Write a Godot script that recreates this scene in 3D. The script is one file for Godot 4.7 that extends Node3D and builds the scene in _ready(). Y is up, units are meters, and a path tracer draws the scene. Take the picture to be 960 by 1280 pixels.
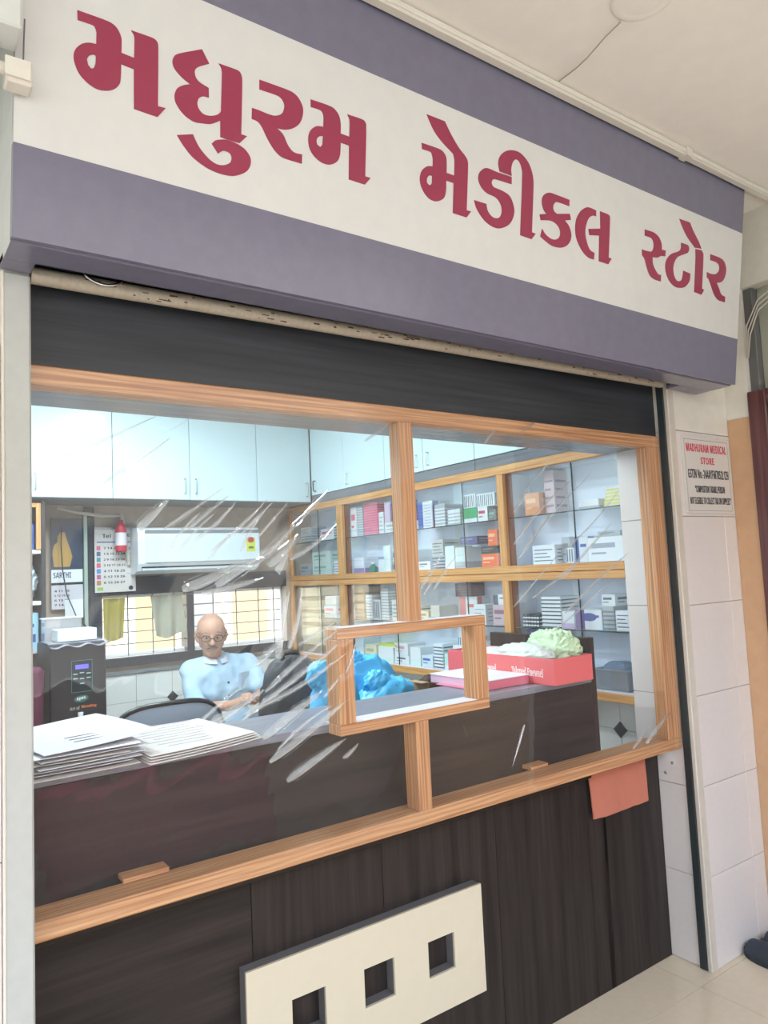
extends Node3D
# A small medical store behind a timber screen covered with clear plastic film, seen from the corridor.
# x runs along the shop front, y up, z towards the viewer; the front boards of the counter stand at z = 0.

var M := {}
var taken := {}
var rng := RandomNumberGenerator.new()

# ---------------------------------------------------------------- mesh building
class MB:
	var v := PackedVector3Array()
	var n := PackedVector3Array()
	var t := PackedVector2Array()
	var ix := PackedInt32Array()

	func corner(p: Vector3, nn: Vector3, uv: Vector2) -> int:
		v.append(p)
		n.append(nn)
		t.append(uv)
		return v.size() - 1

	# a flat convex polygon facing away from hint_from
	func poly(pts: Array, outward: Vector3, uvs: Array = []) -> void:
		var nn: Vector3 = (pts[1] - pts[0]).cross(pts[2] - pts[0]).normalized()
		var flip := nn.dot(outward) < 0.0
		if flip:
			nn = -nn
		var first := v.size()
		for i in pts.size():
			corner(pts[i], nn, uvs[i] if uvs.size() else Vector2(pts[i].x, pts[i].y))
		for i in range(1, pts.size() - 1):
			if flip:
				ix.append_array(PackedInt32Array([first, first + i, first + i + 1]))
			else:
				ix.append_array(PackedInt32Array([first, first + i + 1, first + i]))

	# a box with chamfered edges; texture u runs along the grain axis, in metres
	func box(c: Vector3, s: Vector3, bev := 0.002, grain := -1, shift := Vector2.ZERO) -> MB:
		var h := s * 0.5
		bev = minf(bev, minf(h.x, minf(h.y, h.z)) * 0.6)
		if grain < 0:
			grain = 0 if s.x >= s.y and s.x >= s.z else (1 if s.y >= s.z else 2)
		var at := func(ax: int, sg: Vector3) -> Vector3:
			var p := Vector3.ZERO
			for k in 3:
				p[k] = sg[k] * (h[k] if k == ax else h[k] - bev)
			return c + p
		var uv := func(ax: int, p: Vector3) -> Vector2:
			var a := grain if ax != grain else (grain + 1) % 3
			var b := 3 - ax - a
			return Vector2(p[a], p[b]) + shift
		for ax in 3:
			var b := (ax + 1) % 3
			var d := (ax + 2) % 3
			for sg in [-1.0, 1.0]:
				var pts := []
				var uvs := []
				for q in [[-1.0, -1.0], [1.0, -1.0], [1.0, 1.0], [-1.0, 1.0]]:
					var w := Vector3.ZERO
					w[ax] = sg
					w[b] = q[0]
					w[d] = q[1]
					pts.append(at.call(ax, w))
					uvs.append(uv.call(ax, pts[-1]))
				var o := Vector3.ZERO
				o[ax] = sg
				poly(pts, o, uvs)
			if bev <= 0.0:
				continue
			for sb in [-1.0, 1.0]:
				for sd in [-1.0, 1.0]:
					var w0 := Vector3.ZERO
					w0[b] = sb
					w0[d] = sd
					var w1 := w0
					w0[ax] = -1.0
					w1[ax] = 1.0
					var pts := [at.call(b, w0), at.call(b, w1), at.call(d, w1), at.call(d, w0)]
					var uvs := []
					for p in pts:
						uvs.append(uv.call(b, p))
					var o := Vector3.ZERO
					o[b] = sb
					o[d] = sd
					poly(pts, o, uvs)
		if bev > 0.0:
			for sx in [-1.0, 1.0]:
				for sy in [-1.0, 1.0]:
					for sz in [-1.0, 1.0]:
						var w := Vector3(sx, sy, sz)
						poly([at.call(0, w), at.call(1, w), at.call(2, w)], w)
		return self

	func span(a: Vector3, b: Vector3, bev := 0.002, grain := -1, shift := Vector2.ZERO) -> MB:
		return box((a + b) * 0.5, (b - a).abs(), bev, grain, shift)

	# a smooth grid: f(u, v) gives points, u and v in 0..1
	func grid(nu: int, nv: int, f: Callable, uvscale := Vector2.ONE) -> MB:
		var first := v.size()
		for j in nv + 1:
			for i in nu + 1:
				v.append(f.call(float(i) / nu, float(j) / nv))
				n.append(Vector3.ZERO)
				t.append(Vector2(float(i) / nu, float(j) / nv) * uvscale)
		for j in nv:
			for i in nu:
				var a := first + j * (nu + 1) + i
				tri(a, a + 1, a + nu + 2)
				tri(a, a + nu + 2, a + nu + 1)
		for k in range(first, v.size()):
			n[k] = n[k].normalized() if n[k].length_squared() > 1e-20 else Vector3.UP
		return self

	# counter-clockwise from outside; adds to the smooth normals
	func tri(a: int, b: int, c: int) -> void:
		ix.append_array(PackedInt32Array([a, c, b]))
		var nn := (v[b] - v[a]).cross(v[c] - v[a])
		n[a] += nn
		n[b] += nn
		n[c] += nn

	# smooth normals again, after points were moved
	func renormal() -> void:
		n.fill(Vector3.ZERO)
		for k in range(0, ix.size(), 3):
			var nn := (v[ix[k + 2]] - v[ix[k]]).cross(v[ix[k + 1]] - v[ix[k]])
			for e in 3:
				n[ix[k + e]] += nn
		for k in n.size():
			n[k] = n[k].normalized()

	func weld_close(nu: int, nv: int, first: int) -> void:
		# makes the normals of the first and the last column of a closed grid agree
		for j in nv + 1:
			var a := first + j * (nu + 1)
			var b := a + nu
			var s := (n[a] + n[b]).normalized()
			n[a] = s
			n[b] = s

	# profile points (radius, height) turned about an axis through c
	func lathe(profile: Array, c: Vector3, segs := 20, axis := Vector3.UP) -> MB:
		var q := Quaternion(Vector3.UP, axis.normalized()) if axis.normalized().dot(Vector3.UP) > -0.999 else Quaternion(Vector3.RIGHT, PI)
		var first := v.size()
		var np := profile.size() - 1
		grid(segs, np, func(u: float, w: float) -> Vector3:
			var p: Vector2 = profile[roundi(w * np)]
			return c + q * Vector3(p.x * cos(-u * TAU), p.y, p.x * sin(-u * TAU)), Vector2(1, 1))
		weld_close(segs, np, first)
		return self

	# a round rod along points
	func tube(path: Array, r: float, segs := 8, caps := true) -> MB:
		var first := v.size()
		var side := Vector3.UP
		var k := path.size()
		for i in k:
			var d: Vector3 = (path[mini(i + 1, k - 1)] - path[maxi(i - 1, 0)]).normalized()
			if i == 0:
				side = d.cross(Vector3.UP if absf(d.y) < 0.9 else Vector3.RIGHT).normalized()
			side = (side - d * side.dot(d)).normalized()
			var other := d.cross(side)
			for s in segs:
				var a := TAU * s / segs
				var o := side * cos(a) + other * sin(a)
				v.append(path[i] + o * r)
				n.append(o)
				t.append(Vector2(float(i), float(s) / segs))
		for i in k - 1:
			for s in segs:
				var a := first + i * segs + s
				var b := first + i * segs + (s + 1) % segs
				ix.append_array(PackedInt32Array([a, a + segs, b, b, a + segs, b + segs]))
		if caps:
			for e in [0, k - 1]:
				var pts := []
				for s in segs:
					pts.append(v[first + e * segs + s])
				var d: Vector3 = path[1] - path[0] if e == 0 else path[k - 2] - path[k - 1]
				poly(pts, -d)
		return self

	# an outline in the xy plane pushed out from z0 to z1, through a transform
	func prism(outline: PackedVector2Array, hole: PackedVector2Array, z0: float, z1: float, tf := Transform3D()) -> MB:
		var ring := outline
		if not Geometry2D.is_polygon_clockwise(ring):
			ring.reverse()
		var rings := [ring]
		var whole := ring
		if hole.size():
			var h := hole
			if Geometry2D.is_polygon_clockwise(h):
				h.reverse()
			rings.append(h)
			var best := 1e9
			var bi := 0
			var bj := 0
			for i in ring.size():
				for j in h.size():
					if ring[i].distance_squared_to(h[j]) < best:
						best = ring[i].distance_squared_to(h[j])
						bi = i
						bj = j
			whole = ring.slice(0, bi + 1)
			for j in h.size() + 1:
				whole.append(h[(bj + j) % h.size()])
			whole.append_array(ring.slice(bi))
		var cut := Geometry2D.triangulate_polygon(whole)
		for z in [z0, z1]:
			for k in range(0, cut.size(), 3):
				var pts := []
				for e in 3:
					var p := whole[cut[k + e]]
					pts.append(tf * Vector3(p.x, p.y, z))
				if (pts[1] - pts[0]).cross(pts[2] - pts[0]).length() > 1e-10:
					poly(pts, tf.basis * Vector3(0, 0, z * 2 - z0 - z1))
		for r in rings:
			for i in r.size():
				var a: Vector2 = r[i]
				var b: Vector2 = r[(i + 1) % r.size()]
				var out := Vector3(-(b.y - a.y), b.x - a.x, 0)
				if a.distance_to(b) > 1e-7:
					poly([tf * Vector3(a.x, a.y, z0), tf * Vector3(b.x, b.y, z0), tf * Vector3(b.x, b.y, z1), tf * Vector3(a.x, a.y, z1)], tf.basis * out)
		return self

	func mesh() -> ArrayMesh:
		var a := []
		a.resize(Mesh.ARRAY_MAX)
		a[Mesh.ARRAY_VERTEX] = v
		a[Mesh.ARRAY_NORMAL] = n
		a[Mesh.ARRAY_TEX_UV] = t
		a[Mesh.ARRAY_INDEX] = ix
		var m := ArrayMesh.new()
		m.add_surface_from_arrays(Mesh.PRIMITIVE_TRIANGLES, a)
		return m

# ---------------------------------------------------------------- scene building
func numbered(called: String) -> String:
	taken[called] = taken.get(called, -1) + 1
	return called if taken[called] == 0 else "%s_%03d" % [called, taken[called]]

func base_of(o: Node) -> Vector3:
	return Vector3.ZERO if o == self else o.position + base_of(o.get_parent())

func tag(o: Node, label: String, category := "", group := "") -> Node:
	if label:
		o.set_meta("label", label)
	if category:
		o.set_meta("category", category)
	if group:
		o.set_meta("group", group)
	return o

func thing(called: String, label: String, category: String, at := Vector3.ZERO, group := "") -> Node3D:
	var o := Node3D.new()
	o.name = numbered(called)
	add_child(o)
	o.position = at
	tag(o, label, category, group)
	return o

# a mesh whose points are given in scene coordinates
func put(called: String, mb: MB, m: Material, parent: Node = self) -> MeshInstance3D:
	var o := MeshInstance3D.new()
	o.mesh = mb.mesh()
	o.material_override = m
	o.name = numbered(called) if parent == self else called
	parent.add_child(o, true)
	if parent != self:
		o.position = -base_of(parent)
	return o

# the same with points in the parent's own axes
func part(called: String, mb: MB, m: Material, parent: Node, at := Vector3.ZERO) -> MeshInstance3D:
	var o := MeshInstance3D.new()
	o.mesh = mb.mesh()
	o.material_override = m
	o.name = called
	parent.add_child(o, true)
	o.position = at
	return o

func structure(called: String, mb: MB, m: Material) -> MeshInstance3D:
	var o := MeshInstance3D.new()
	o.mesh = mb.mesh()
	o.material_override = m
	o.name = called
	add_child(o, true)
	o.set_meta("kind", "structure")
	return o

func single(called: String, label: String, category: String, mb: MB, m: Material, group := "") -> MeshInstance3D:
	var o := put(called, mb, m)
	tag(o, label, category, group)
	return o

func V(x: float, y: float, z: float) -> Vector3:
	return Vector3(x, y, z)

func words(said: String, wide: float, high: float, centre: Vector3, m: Material, parent: Node, turn := Basis(), font_name := "Droid Sans", weight := 700, called := "lettering") -> void:
	var tm := TextMesh.new()
	var f := SystemFont.new()
	f.font_names = PackedStringArray([font_name])
	f.font_weight = weight
	tm.font = f
	tm.text = said
	tm.font_size = 48
	tm.pixel_size = 0.001
	tm.depth = 0.02
	tm.curve_step = 1.5
	var o := MeshInstance3D.new()
	o.mesh = tm
	o.material_override = m
	o.name = called
	parent.add_child(o, true)
	var bb := tm.get_aabb()
	var sc := V(wide / maxf(bb.size.x, 1e-5), high / maxf(bb.size.y, 1e-5), 0.0008 / maxf(bb.size.z, 1e-5))
	var mid := bb.get_center()
	o.transform = Transform3D(turn * Basis.from_scale(sc), centre - base_of(parent) - turn * (mid * sc))

# ---------------------------------------------------------------- materials
func flat(colour: Color, rough := 0.6, metal := 0.0) -> StandardMaterial3D:
	var m := StandardMaterial3D.new()
	m.albedo_color = colour
	m.roughness = rough
	m.metallic = metal
	return m

func noise(freq: float, octaves := 3, sd := 1) -> FastNoiseLite:
	var f := FastNoiseLite.new()
	f.seed = sd
	f.noise_type = FastNoiseLite.TYPE_SIMPLEX_SMOOTH
	f.frequency = freq
	f.fractal_octaves = octaves
	return f

# a picture from a function of (u, v), both 0..1
func painted(w: int, h: int, f: Callable) -> ImageTexture:
	var im := Image.create(w, h, false, Image.FORMAT_RGB8)
	for y in h:
		for x in w:
			im.set_pixel(x, y, f.call(float(x) / w, float(y) / h))
	return ImageTexture.create_from_image(im)

# timber with streaks and growth rings along u; light and dark are sRGB
func timber(light: Color, dark: Color, rings: float, ring_share: float, streaks: float, sd: int) -> ImageTexture:
	var a := noise(1.0, 2, sd)
	var b := noise(1.0, 2, sd + 7)
	return painted(512, 256, func(u: float, w: float) -> Color:
		# closed in u and mirrored in v so that it repeats without a seam
		var cu := cos(u * TAU)
		var su := sin(u * TAU)
		var q := absf(w * 2.0 - 1.0)
		var bend := a.get_noise_3d(cu * 0.45, su * 0.45, q * 1.1) * 0.55
		var r := sin((q * rings + bend * rings * 0.35) * TAU)
		var coarse := a.get_noise_3d(cu * 0.35 + 9.0, su * 0.35, q * streaks)
		var fine := b.get_noise_3d(cu * 1.3, su * 1.3, q * streaks * 4.0)
		var k := clampf(0.42 + ring_share * r + 0.5 * coarse + 0.3 * fine, 0.0, 1.0)
		return light.lerp(dark, k))

func textured(tex: Texture2D, rough: float, scale: Vector3, tint := Color.WHITE) -> StandardMaterial3D:
	var m := flat(tint, rough)
	m.albedo_texture = tex
	m.uv1_scale = scale
	return m

# plaster or paint with patches, mapped in the world
func mottled(c: Color, vary: float, rough: float, size := 1.0, sd := 3) -> StandardMaterial3D:
	var a := noise(1.0, 4, sd)
	var tex := painted(256, 256, func(u: float, w: float) -> Color:
		var p := a.get_noise_3d(cos(u * TAU) * 1.6, sin(u * TAU) * 1.6, 0.0) * 0.0 + a.get_noise_2d(absf(u * 2.0 - 1.0) * 7.0, absf(w * 2.0 - 1.0) * 7.0)
		return Color(c.r + p * vary, c.g + p * vary, c.b + p * vary * 0.9))
	var m := textured(tex, rough, V(size, size, size))
	m.uv1_triplanar = true
	m.uv1_world_triplanar = true
	return m

func film(alpha: float, rough: float, c := Color.WHITE) -> StandardMaterial3D:
	var m := flat(Color(c.r, c.g, c.b, alpha), rough)
	m.transparency = BaseMaterial3D.TRANSPARENCY_ALPHA
	m.cull_mode = BaseMaterial3D.CULL_DISABLED
	return m

func glow(c: Color, energy: float) -> StandardMaterial3D:
	var m := flat(c, 0.5)
	m.emission_enabled = true
	m.emission = c
	m.emission_energy_multiplier = energy
	return m

func make_materials() -> void:
	var pine := timber(Color(0.82, 0.635, 0.46), Color(0.62, 0.41, 0.26), 4.0, 0.28, 5.0, 11)
	M.pine = textured(pine, 0.5, V(0.7, 10.0, 1))
	var honey := timber(Color(0.85, 0.66, 0.43), Color(0.7, 0.47, 0.26), 3.0, 0.18, 5.0, 23)
	M.honey = textured(honey, 0.5, V(0.8, 8.0, 1))
	M.brown_ply = textured(honey, 0.55, V(0.8, 5.0, 1), Color(0.74, 0.5, 0.42))
	var wenge := timber(Color(0.235, 0.205, 0.195), Color(0.125, 0.113, 0.113), 3.0, 0.05, 6.0, 31)
	M.wenge = textured(wenge, 0.45, V(0.4, 1.6, 1))
	M.wenge.metallic_specular = 0.35
	M.wenge_end = flat(Color(0.19, 0.185, 0.2), 0.4)
	var ebony := timber(Color(0.235, 0.245, 0.27), Color(0.14, 0.155, 0.18), 2.0, 0.2, 9.0, 33)
	M.ebony = textured(ebony, 0.4, V(0.5, 2.2, 1))
	M.slate_laminate = textured(timber(Color(0.47, 0.48, 0.5), Color(0.37, 0.38, 0.41), 4.0, 0.06, 10.0, 37), 0.25, V(0.5, 2.5, 1))
	M.counter_grey = textured(timber(Color(0.56, 0.57, 0.62), Color(0.47, 0.48, 0.53), 3.0, 0.06, 10.0, 41), 0.3, V(0.5, 2.5, 1))
	M.mauve = mottled(Color(0.46, 0.452, 0.53), 0.012, 0.18, 1.3, 5)
	M.sign_white = mottled(Color(0.845, 0.843, 0.84), 0.012, 0.05, 1.1, 6)
	M.crimson = flat(Color(0.6, 0.2, 0.315), 0.08)
	M.plaster = mottled(Color(0.88, 0.86, 0.82), 0.02, 0.75, 0.9, 8)
	M.plaster_cool = mottled(Color(0.835, 0.845, 0.835), 0.02, 0.75, 0.9, 25)
	M.ceiling = mottled(Color(0.93, 0.905, 0.875), 0.012, 0.85, 0.7, 9)
	M.rail_paint = mottled(Color(0.73, 0.74, 0.73), 0.02, 0.5, 1.5, 10)
	M.beige_paint = mottled(Color(0.79, 0.76, 0.715), 0.02, 0.6, 1.5, 12)
	M.tile_white = mottled(Color(0.87, 0.84, 0.825), 0.008, 0.12, 2.0, 13)
	M.tile_inner = mottled(Color(0.92, 0.925, 0.91), 0.006, 0.15, 2.0, 24)
	M.grout = flat(Color(0.62, 0.6, 0.57), 0.9)
	M.floor_tile = mottled(Color(0.86, 0.795, 0.695), 0.012, 0.1, 1.7, 14)
	M.floor_grout = flat(Color(0.36, 0.31, 0.25), 0.9)
	M.tan = mottled(Color(0.8, 0.64, 0.5), 0.02, 0.6, 1.0, 15)
	M.maroon = textured(timber(Color(0.42, 0.27, 0.27), Color(0.31, 0.18, 0.185), 3.0, 0.1, 8.0, 43), 0.25, V(0.8, 4.0, 1))
	M.black_metal = flat(Color(0.17, 0.2, 0.21), 0.5)
	M.shutter_steel = mottled(Color(0.72, 0.68, 0.62), 0.06, 0.4, 6.0, 16)
	M.rust = flat(Color(0.36, 0.29, 0.22), 0.8)
	M.chrome = flat(Color(0.82, 0.82, 0.83), 0.15, 1.0)
	M.steel = flat(Color(0.7, 0.71, 0.72), 0.3, 1.0)
	M.cupboard = flat(Color(0.82, 0.905, 0.925), 0.28)
	M.cupboard_edge = flat(Color(0.47, 0.5, 0.52), 0.5)
	M.shelf_white = flat(Color(0.87, 0.905, 0.96), 0.4)
	M.wall_shop = mottled(Color(0.72, 0.66, 0.6), 0.03, 0.8, 1.0, 17)
	M.wall_white = mottled(Color(0.87, 0.88, 0.88), 0.01, 0.6, 1.0, 18)
	M.granite = mottled(Color(0.22, 0.225, 0.25), 0.05, 0.2, 12.0, 19)
	M.glass = film(0.03, 0.03, Color(0.85, 0.95, 0.93))
	M.glass_edge = flat(Color(0.13, 0.19, 0.2), 0.2)
	M.clear_film = film(0.02, 0.0, Color(1, 1, 1))
	M.white_card = flat(Color(0.92, 0.93, 0.94), 0.45)
	M.paper = mottled(Color(0.84, 0.825, 0.85), 0.012, 0.8, 5.0, 20)
	M.paper_cream = mottled(Color(0.85, 0.82, 0.8), 0.015, 0.8, 5.0, 21)
	M.ink = flat(Color(0.2, 0.2, 0.24), 0.7)
	M.ink_red = flat(Color(0.78, 0.2, 0.32), 0.6)
	M.cream_board = mottled(Color(0.835, 0.8, 0.715), 0.006, 0.35, 1.4, 22)
	M.grey_edge = flat(Color(0.42, 0.41, 0.415), 0.5)
	M.white_plastic = flat(Color(0.9, 0.92, 0.93), 0.3)
	M.pvc = flat(Color(0.86, 0.835, 0.795), 0.45)
	M.wire_white = flat(Color(0.78, 0.75, 0.7), 0.5)
	M.black_plastic = flat(Color(0.1, 0.095, 0.115), 0.3)
	M.dark_rubber = flat(Color(0.17, 0.2, 0.23), 0.55)
	M.grass = flat(Color(0.55, 0.55, 0.5), 0.95)

const LETTERS := [
	[[16,454,1,75,455,0,90,449,0,99,434,0,100,419,0,100,404,1,125,403,1,125,433,0,124,447,0,118,455,1,162,456,0,171,451,0,173,438,0,175,324,1,191,325,1,175,302,1,127,303,1,125,381,1,100,382,1,100,360,0,98,343,0,88,329,0,73,321,0,56,318,0,39,323,0,23,335,0,15,349,0,11,366,0,15,381,0,26,394,0,39,401,0,52,403,1,52,426,0,49,435,0,44,437,0,17,436,1], [52,382,1,45,381,0,38,375,0,35,366,0,39,356,0,45,353,0,49,357,0,52,368,0]],
	[[265,472,1,282,448,1,260,434,0,251,423,0,253,410,0,262,402,0,282,397,1,283,377,1,271,376,0,261,368,0,258,356,0,262,346,0,272,339,0,287,340,0,302,347,0,310,356,0,311,366,0,311,438,0,309,449,0,303,456,1,346,457,0,354,453,0,358,440,0,359,323,1,373,323,1,356,303,1,325,302,1,311,303,1,310,337,1,290,324,0,270,319,0,250,317,0,228,326,0,212,343,0,209,358,0,214,373,0,227,384,0,242,391,1,224,399,0,208,411,0,203,423,0,206,436,0,216,445,0], []],
	[[216,278,1,250,290,1,264,268,0,285,250,0,303,243,0,320,245,0,335,255,0,338,267,0,333,275,0,320,276,0,311,270,0,307,266,1,292,283,1,300,292,0,314,298,0,327,301,0,348,300,0,369,293,0,382,279,0,383,264,0,376,249,0,363,238,0,342,228,0,313,225,0,283,229,0,252,242,0,232,259,0], []],
	[[399,455,1,474,456,0,494,450,0,508,433,0,510,415,0,503,393,0,487,376,0,466,366,0,445,363,1,461,353,0,474,333,0,489,322,0,511,323,1,511,302,1,461,302,0,441,312,0,422,333,0,408,354,0,397,363,0,383,364,1,383,388,1,402,388,0,422,387,0,440,389,0,456,399,0,462,416,0,458,428,0,446,435,0,399,434,1], []],
	[[529,455,1,587,456,0,605,445,0,612,427,0,613,402,1,638,402,1,637,442,0,630,453,1,676,454,0,685,445,0,687,321,1,703,321,1,687,301,1,640,301,1,638,381,1,614,381,1,613,351,0,605,333,0,586,321,0,563,320,0,541,330,0,529,346,0,526,368,0,532,386,0,547,399,0,565,403,1,565,426,0,561,436,0,553,439,0,530,438,1], [565,382,1,555,378,0,548,368,0,550,357,0,558,354,0,564,361,0]],
	[[858,453,1,922,454,0,939,443,0,943,427,0,944,400,1,971,400,1,970,442,0,965,456,1,923,477,0,895,498,0,871,530,1,932,531,1,955,504,0,984,477,0,1011,459,0,1018,444,0,1019,320,1,1035,321,1,1020,301,1,971,301,1,970,380,1,944,380,1,944,350,0,937,331,0,915,318,0,890,318,0,867,334,0,856,358,0,861,382,0,877,398,0,897,404,1,896,424,0,891,437,0,885,439,0,860,438,1], [896,379,1,887,378,0,879,368,0,880,356,0,891,353,0,896,360,0]],
	[[1184,434,1,1134,432,0,1114,429,0,1107,418,0,1115,408,0,1151,406,0,1181,397,0,1198,367,0,1194,340,0,1177,317,0,1144,300,0,1111,300,0,1080,312,0,1054,335,0,1045,354,1,1090,355,1,1096,338,0,1112,326,0,1130,325,0,1145,334,0,1150,352,0,1143,370,0,1124,382,0,1091,385,0,1068,397,0,1057,416,0,1063,436,0,1085,452,0,1128,452,0,1183,454,1], []],
	[[1183,457,1,1136,457,1,1130,476,0,1134,496,0,1151,515,0,1179,528,0,1214,530,0,1247,513,0,1265,487,0,1272,459,0,1273,319,1,1289,318,1,1273,299,1,1226,300,1,1225,476,0,1218,497,0,1207,507,0,1196,507,0,1185,495,0,1180,475,0], []],
	[[1429,452,1,1429,433,1,1389,433,0,1369,430,0,1359,417,0,1362,403,0,1376,397,1,1433,411,1,1439,394,1,1412,386,1,1431,374,0,1443,353,0,1440,331,0,1423,312,0,1397,301,0,1361,299,0,1331,307,0,1309,315,1,1315,339,1,1329,327,0,1352,319,0,1373,320,0,1390,331,0,1394,348,0,1384,362,0,1366,370,0,1344,370,0,1308,362,1,1303,378,1,1333,386,1,1319,395,0,1311,410,0,1311,428,0,1323,443,0,1342,451,0,1370,452,0], []],
	[[1554,451,1,1555,433,1,1539,431,0,1521,419,0,1510,396,0,1507,371,0,1516,345,0,1532,324,0,1554,319,1,1553,298,1,1526,299,0,1497,313,0,1472,338,0,1461,366,0,1463,400,0,1480,429,0,1503,447,0,1521,452,0], []],
	[[1573,453,1,1609,453,0,1620,450,0,1623,438,0,1624,319,1,1639,319,1,1624,298,1,1577,298,1,1574,377,1,1527,368,1,1521,386,1,1578,400,1,1575,433,0], []],
	[[1805,450,1,1853,451,0,1882,443,0,1899,425,0,1903,404,1,1925,406,1,1924,386,1,1899,382,1,1882,373,0,1853,368,1,1857,346,0,1876,326,0,1892,318,0,1905,319,1,1905,297,1,1870,297,0,1843,305,0,1824,329,0,1810,354,0,1796,363,1,1794,382,1,1820,382,0,1846,386,0,1856,399,0,1855,419,0,1842,430,0,1806,430,1], []],
	[[2013,452,1,2054,452,0,2062,441,0,2056,427,0,2034,416,0,1998,400,0,1981,382,0,1973,359,0,1978,335,0,1992,320,0,2008,317,0,2026,326,0,2032,346,0,2033,359,1,2076,357,1,2074,332,0,2052,308,0,2025,297,0,1987,295,0,1953,309,0,1932,333,0,1927,361,0,1938,384,0,1961,403,0,1997,418,0,2013,431,0], []],
	[[1996,531,1,2060,533,1,2085,507,0,2120,478,0,2138,458,1,2097,453,1,2048,480,0,2018,506,0], []],
	[[2101,449,1,2139,453,1,2152,440,0,2153,319,1,2166,316,1,2151,296,1,2105,298,1,2105,416,0], []],
	[[2196,451,1,2258,451,0,2287,444,0,2304,422,0,2301,395,0,2286,372,0,2265,361,0,2245,357,1,2264,338,0,2279,321,0,2306,316,1,2306,296,1,2260,297,0,2231,313,0,2208,342,0,2190,362,0,2181,363,1,2179,383,1,2208,382,0,2239,388,0,2258,405,0,2257,422,0,2239,430,0,2198,430,1], []],
]
const CREASES := [[267,1692,193,1620,15,1], [404,1724,249,1620,5,0], [418,1705,304,1616,7,1], [438,1694,322,1593,5,0], [516,1697,361,1566,5,0], [534,1692,440,1607,4,0], [572,1686,486,1599,4,1], [627,1664,471,1532,10,1], [599,1606,510,1527,16,1], [520,1555,371,1484,18,1], [438,1541,289,1481,18,1], [569,1562,534,1510,14,1], [712,1355,490,1220,7,0], [731,1332,468,1189,8,0], [744,1299,426,1176,6,0], [659,1206,480,1111,17,1], [733,1174,495,1053,14,0], [721,1075,541,999,15,1], [757,1055,706,1025,7,0], [717,1240,656,1186,5,1], [491,1228,362,1165,11,1], [452,1214,350,1173,8,0], [1078,1551,982,1443,6,0], [1130,1540,1034,1440,5,0], [1049,1481,998,1429,4,0], [1668,1785,1366,1565,6,0], [1561,1673,1383,1519,6,0], [1877,1642,1579,1444,6,0], [1674,1510,1437,1394,6,0], [1956,1531,1584,1333,6,0], [249,1888,30,1770,4,0], [274,1837,160,1746,4,0], [229,1808,118,1719,4,0], [905,1918,817,1862,4,0], [1326,1939,1266,1882,5,0], [1433,1934,1504,1972,6,0], [1309,892,1371,1009,5,0], [2134,935,1968,847,10,0], [2004,911,1893,843,7,0], [1120,1048,1138,999,3,0], [716,1633,569,1541,7,1], [506,1663,438,1565,4,0], [340,1661,257,1569,5,1], [570,1465,528,1297,16,1], [602,1455,560,1318,9,1], [543,1343,467,1288,13,1], [500,1500,335,1469,10,1], [700,1729,576,1619,6,0], [658,1707,436,1502,4,0], [480,1663,352,1547,4,0], [380,1662,283,1568,4,0], [704,1378,587,1327,5,0], [763,1323,726,1239,5,0], [689,1166,518,1078,5,0], [428,1240,307,1161,5,0], [584,1240,426,1161,5,0], [1782,1817,1471,1599,4,0], [1932,1765,1546,1514,4,0], [1588,1539,1349,1369,4,0], [1873,1448,1524,1280,4,0], [1454,1751,1375,1672,4,0], [1579,1863,1435,1745,4,0], [175,1832,71,1735,3,0], [326,1891,239,1837,3,0]]

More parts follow.
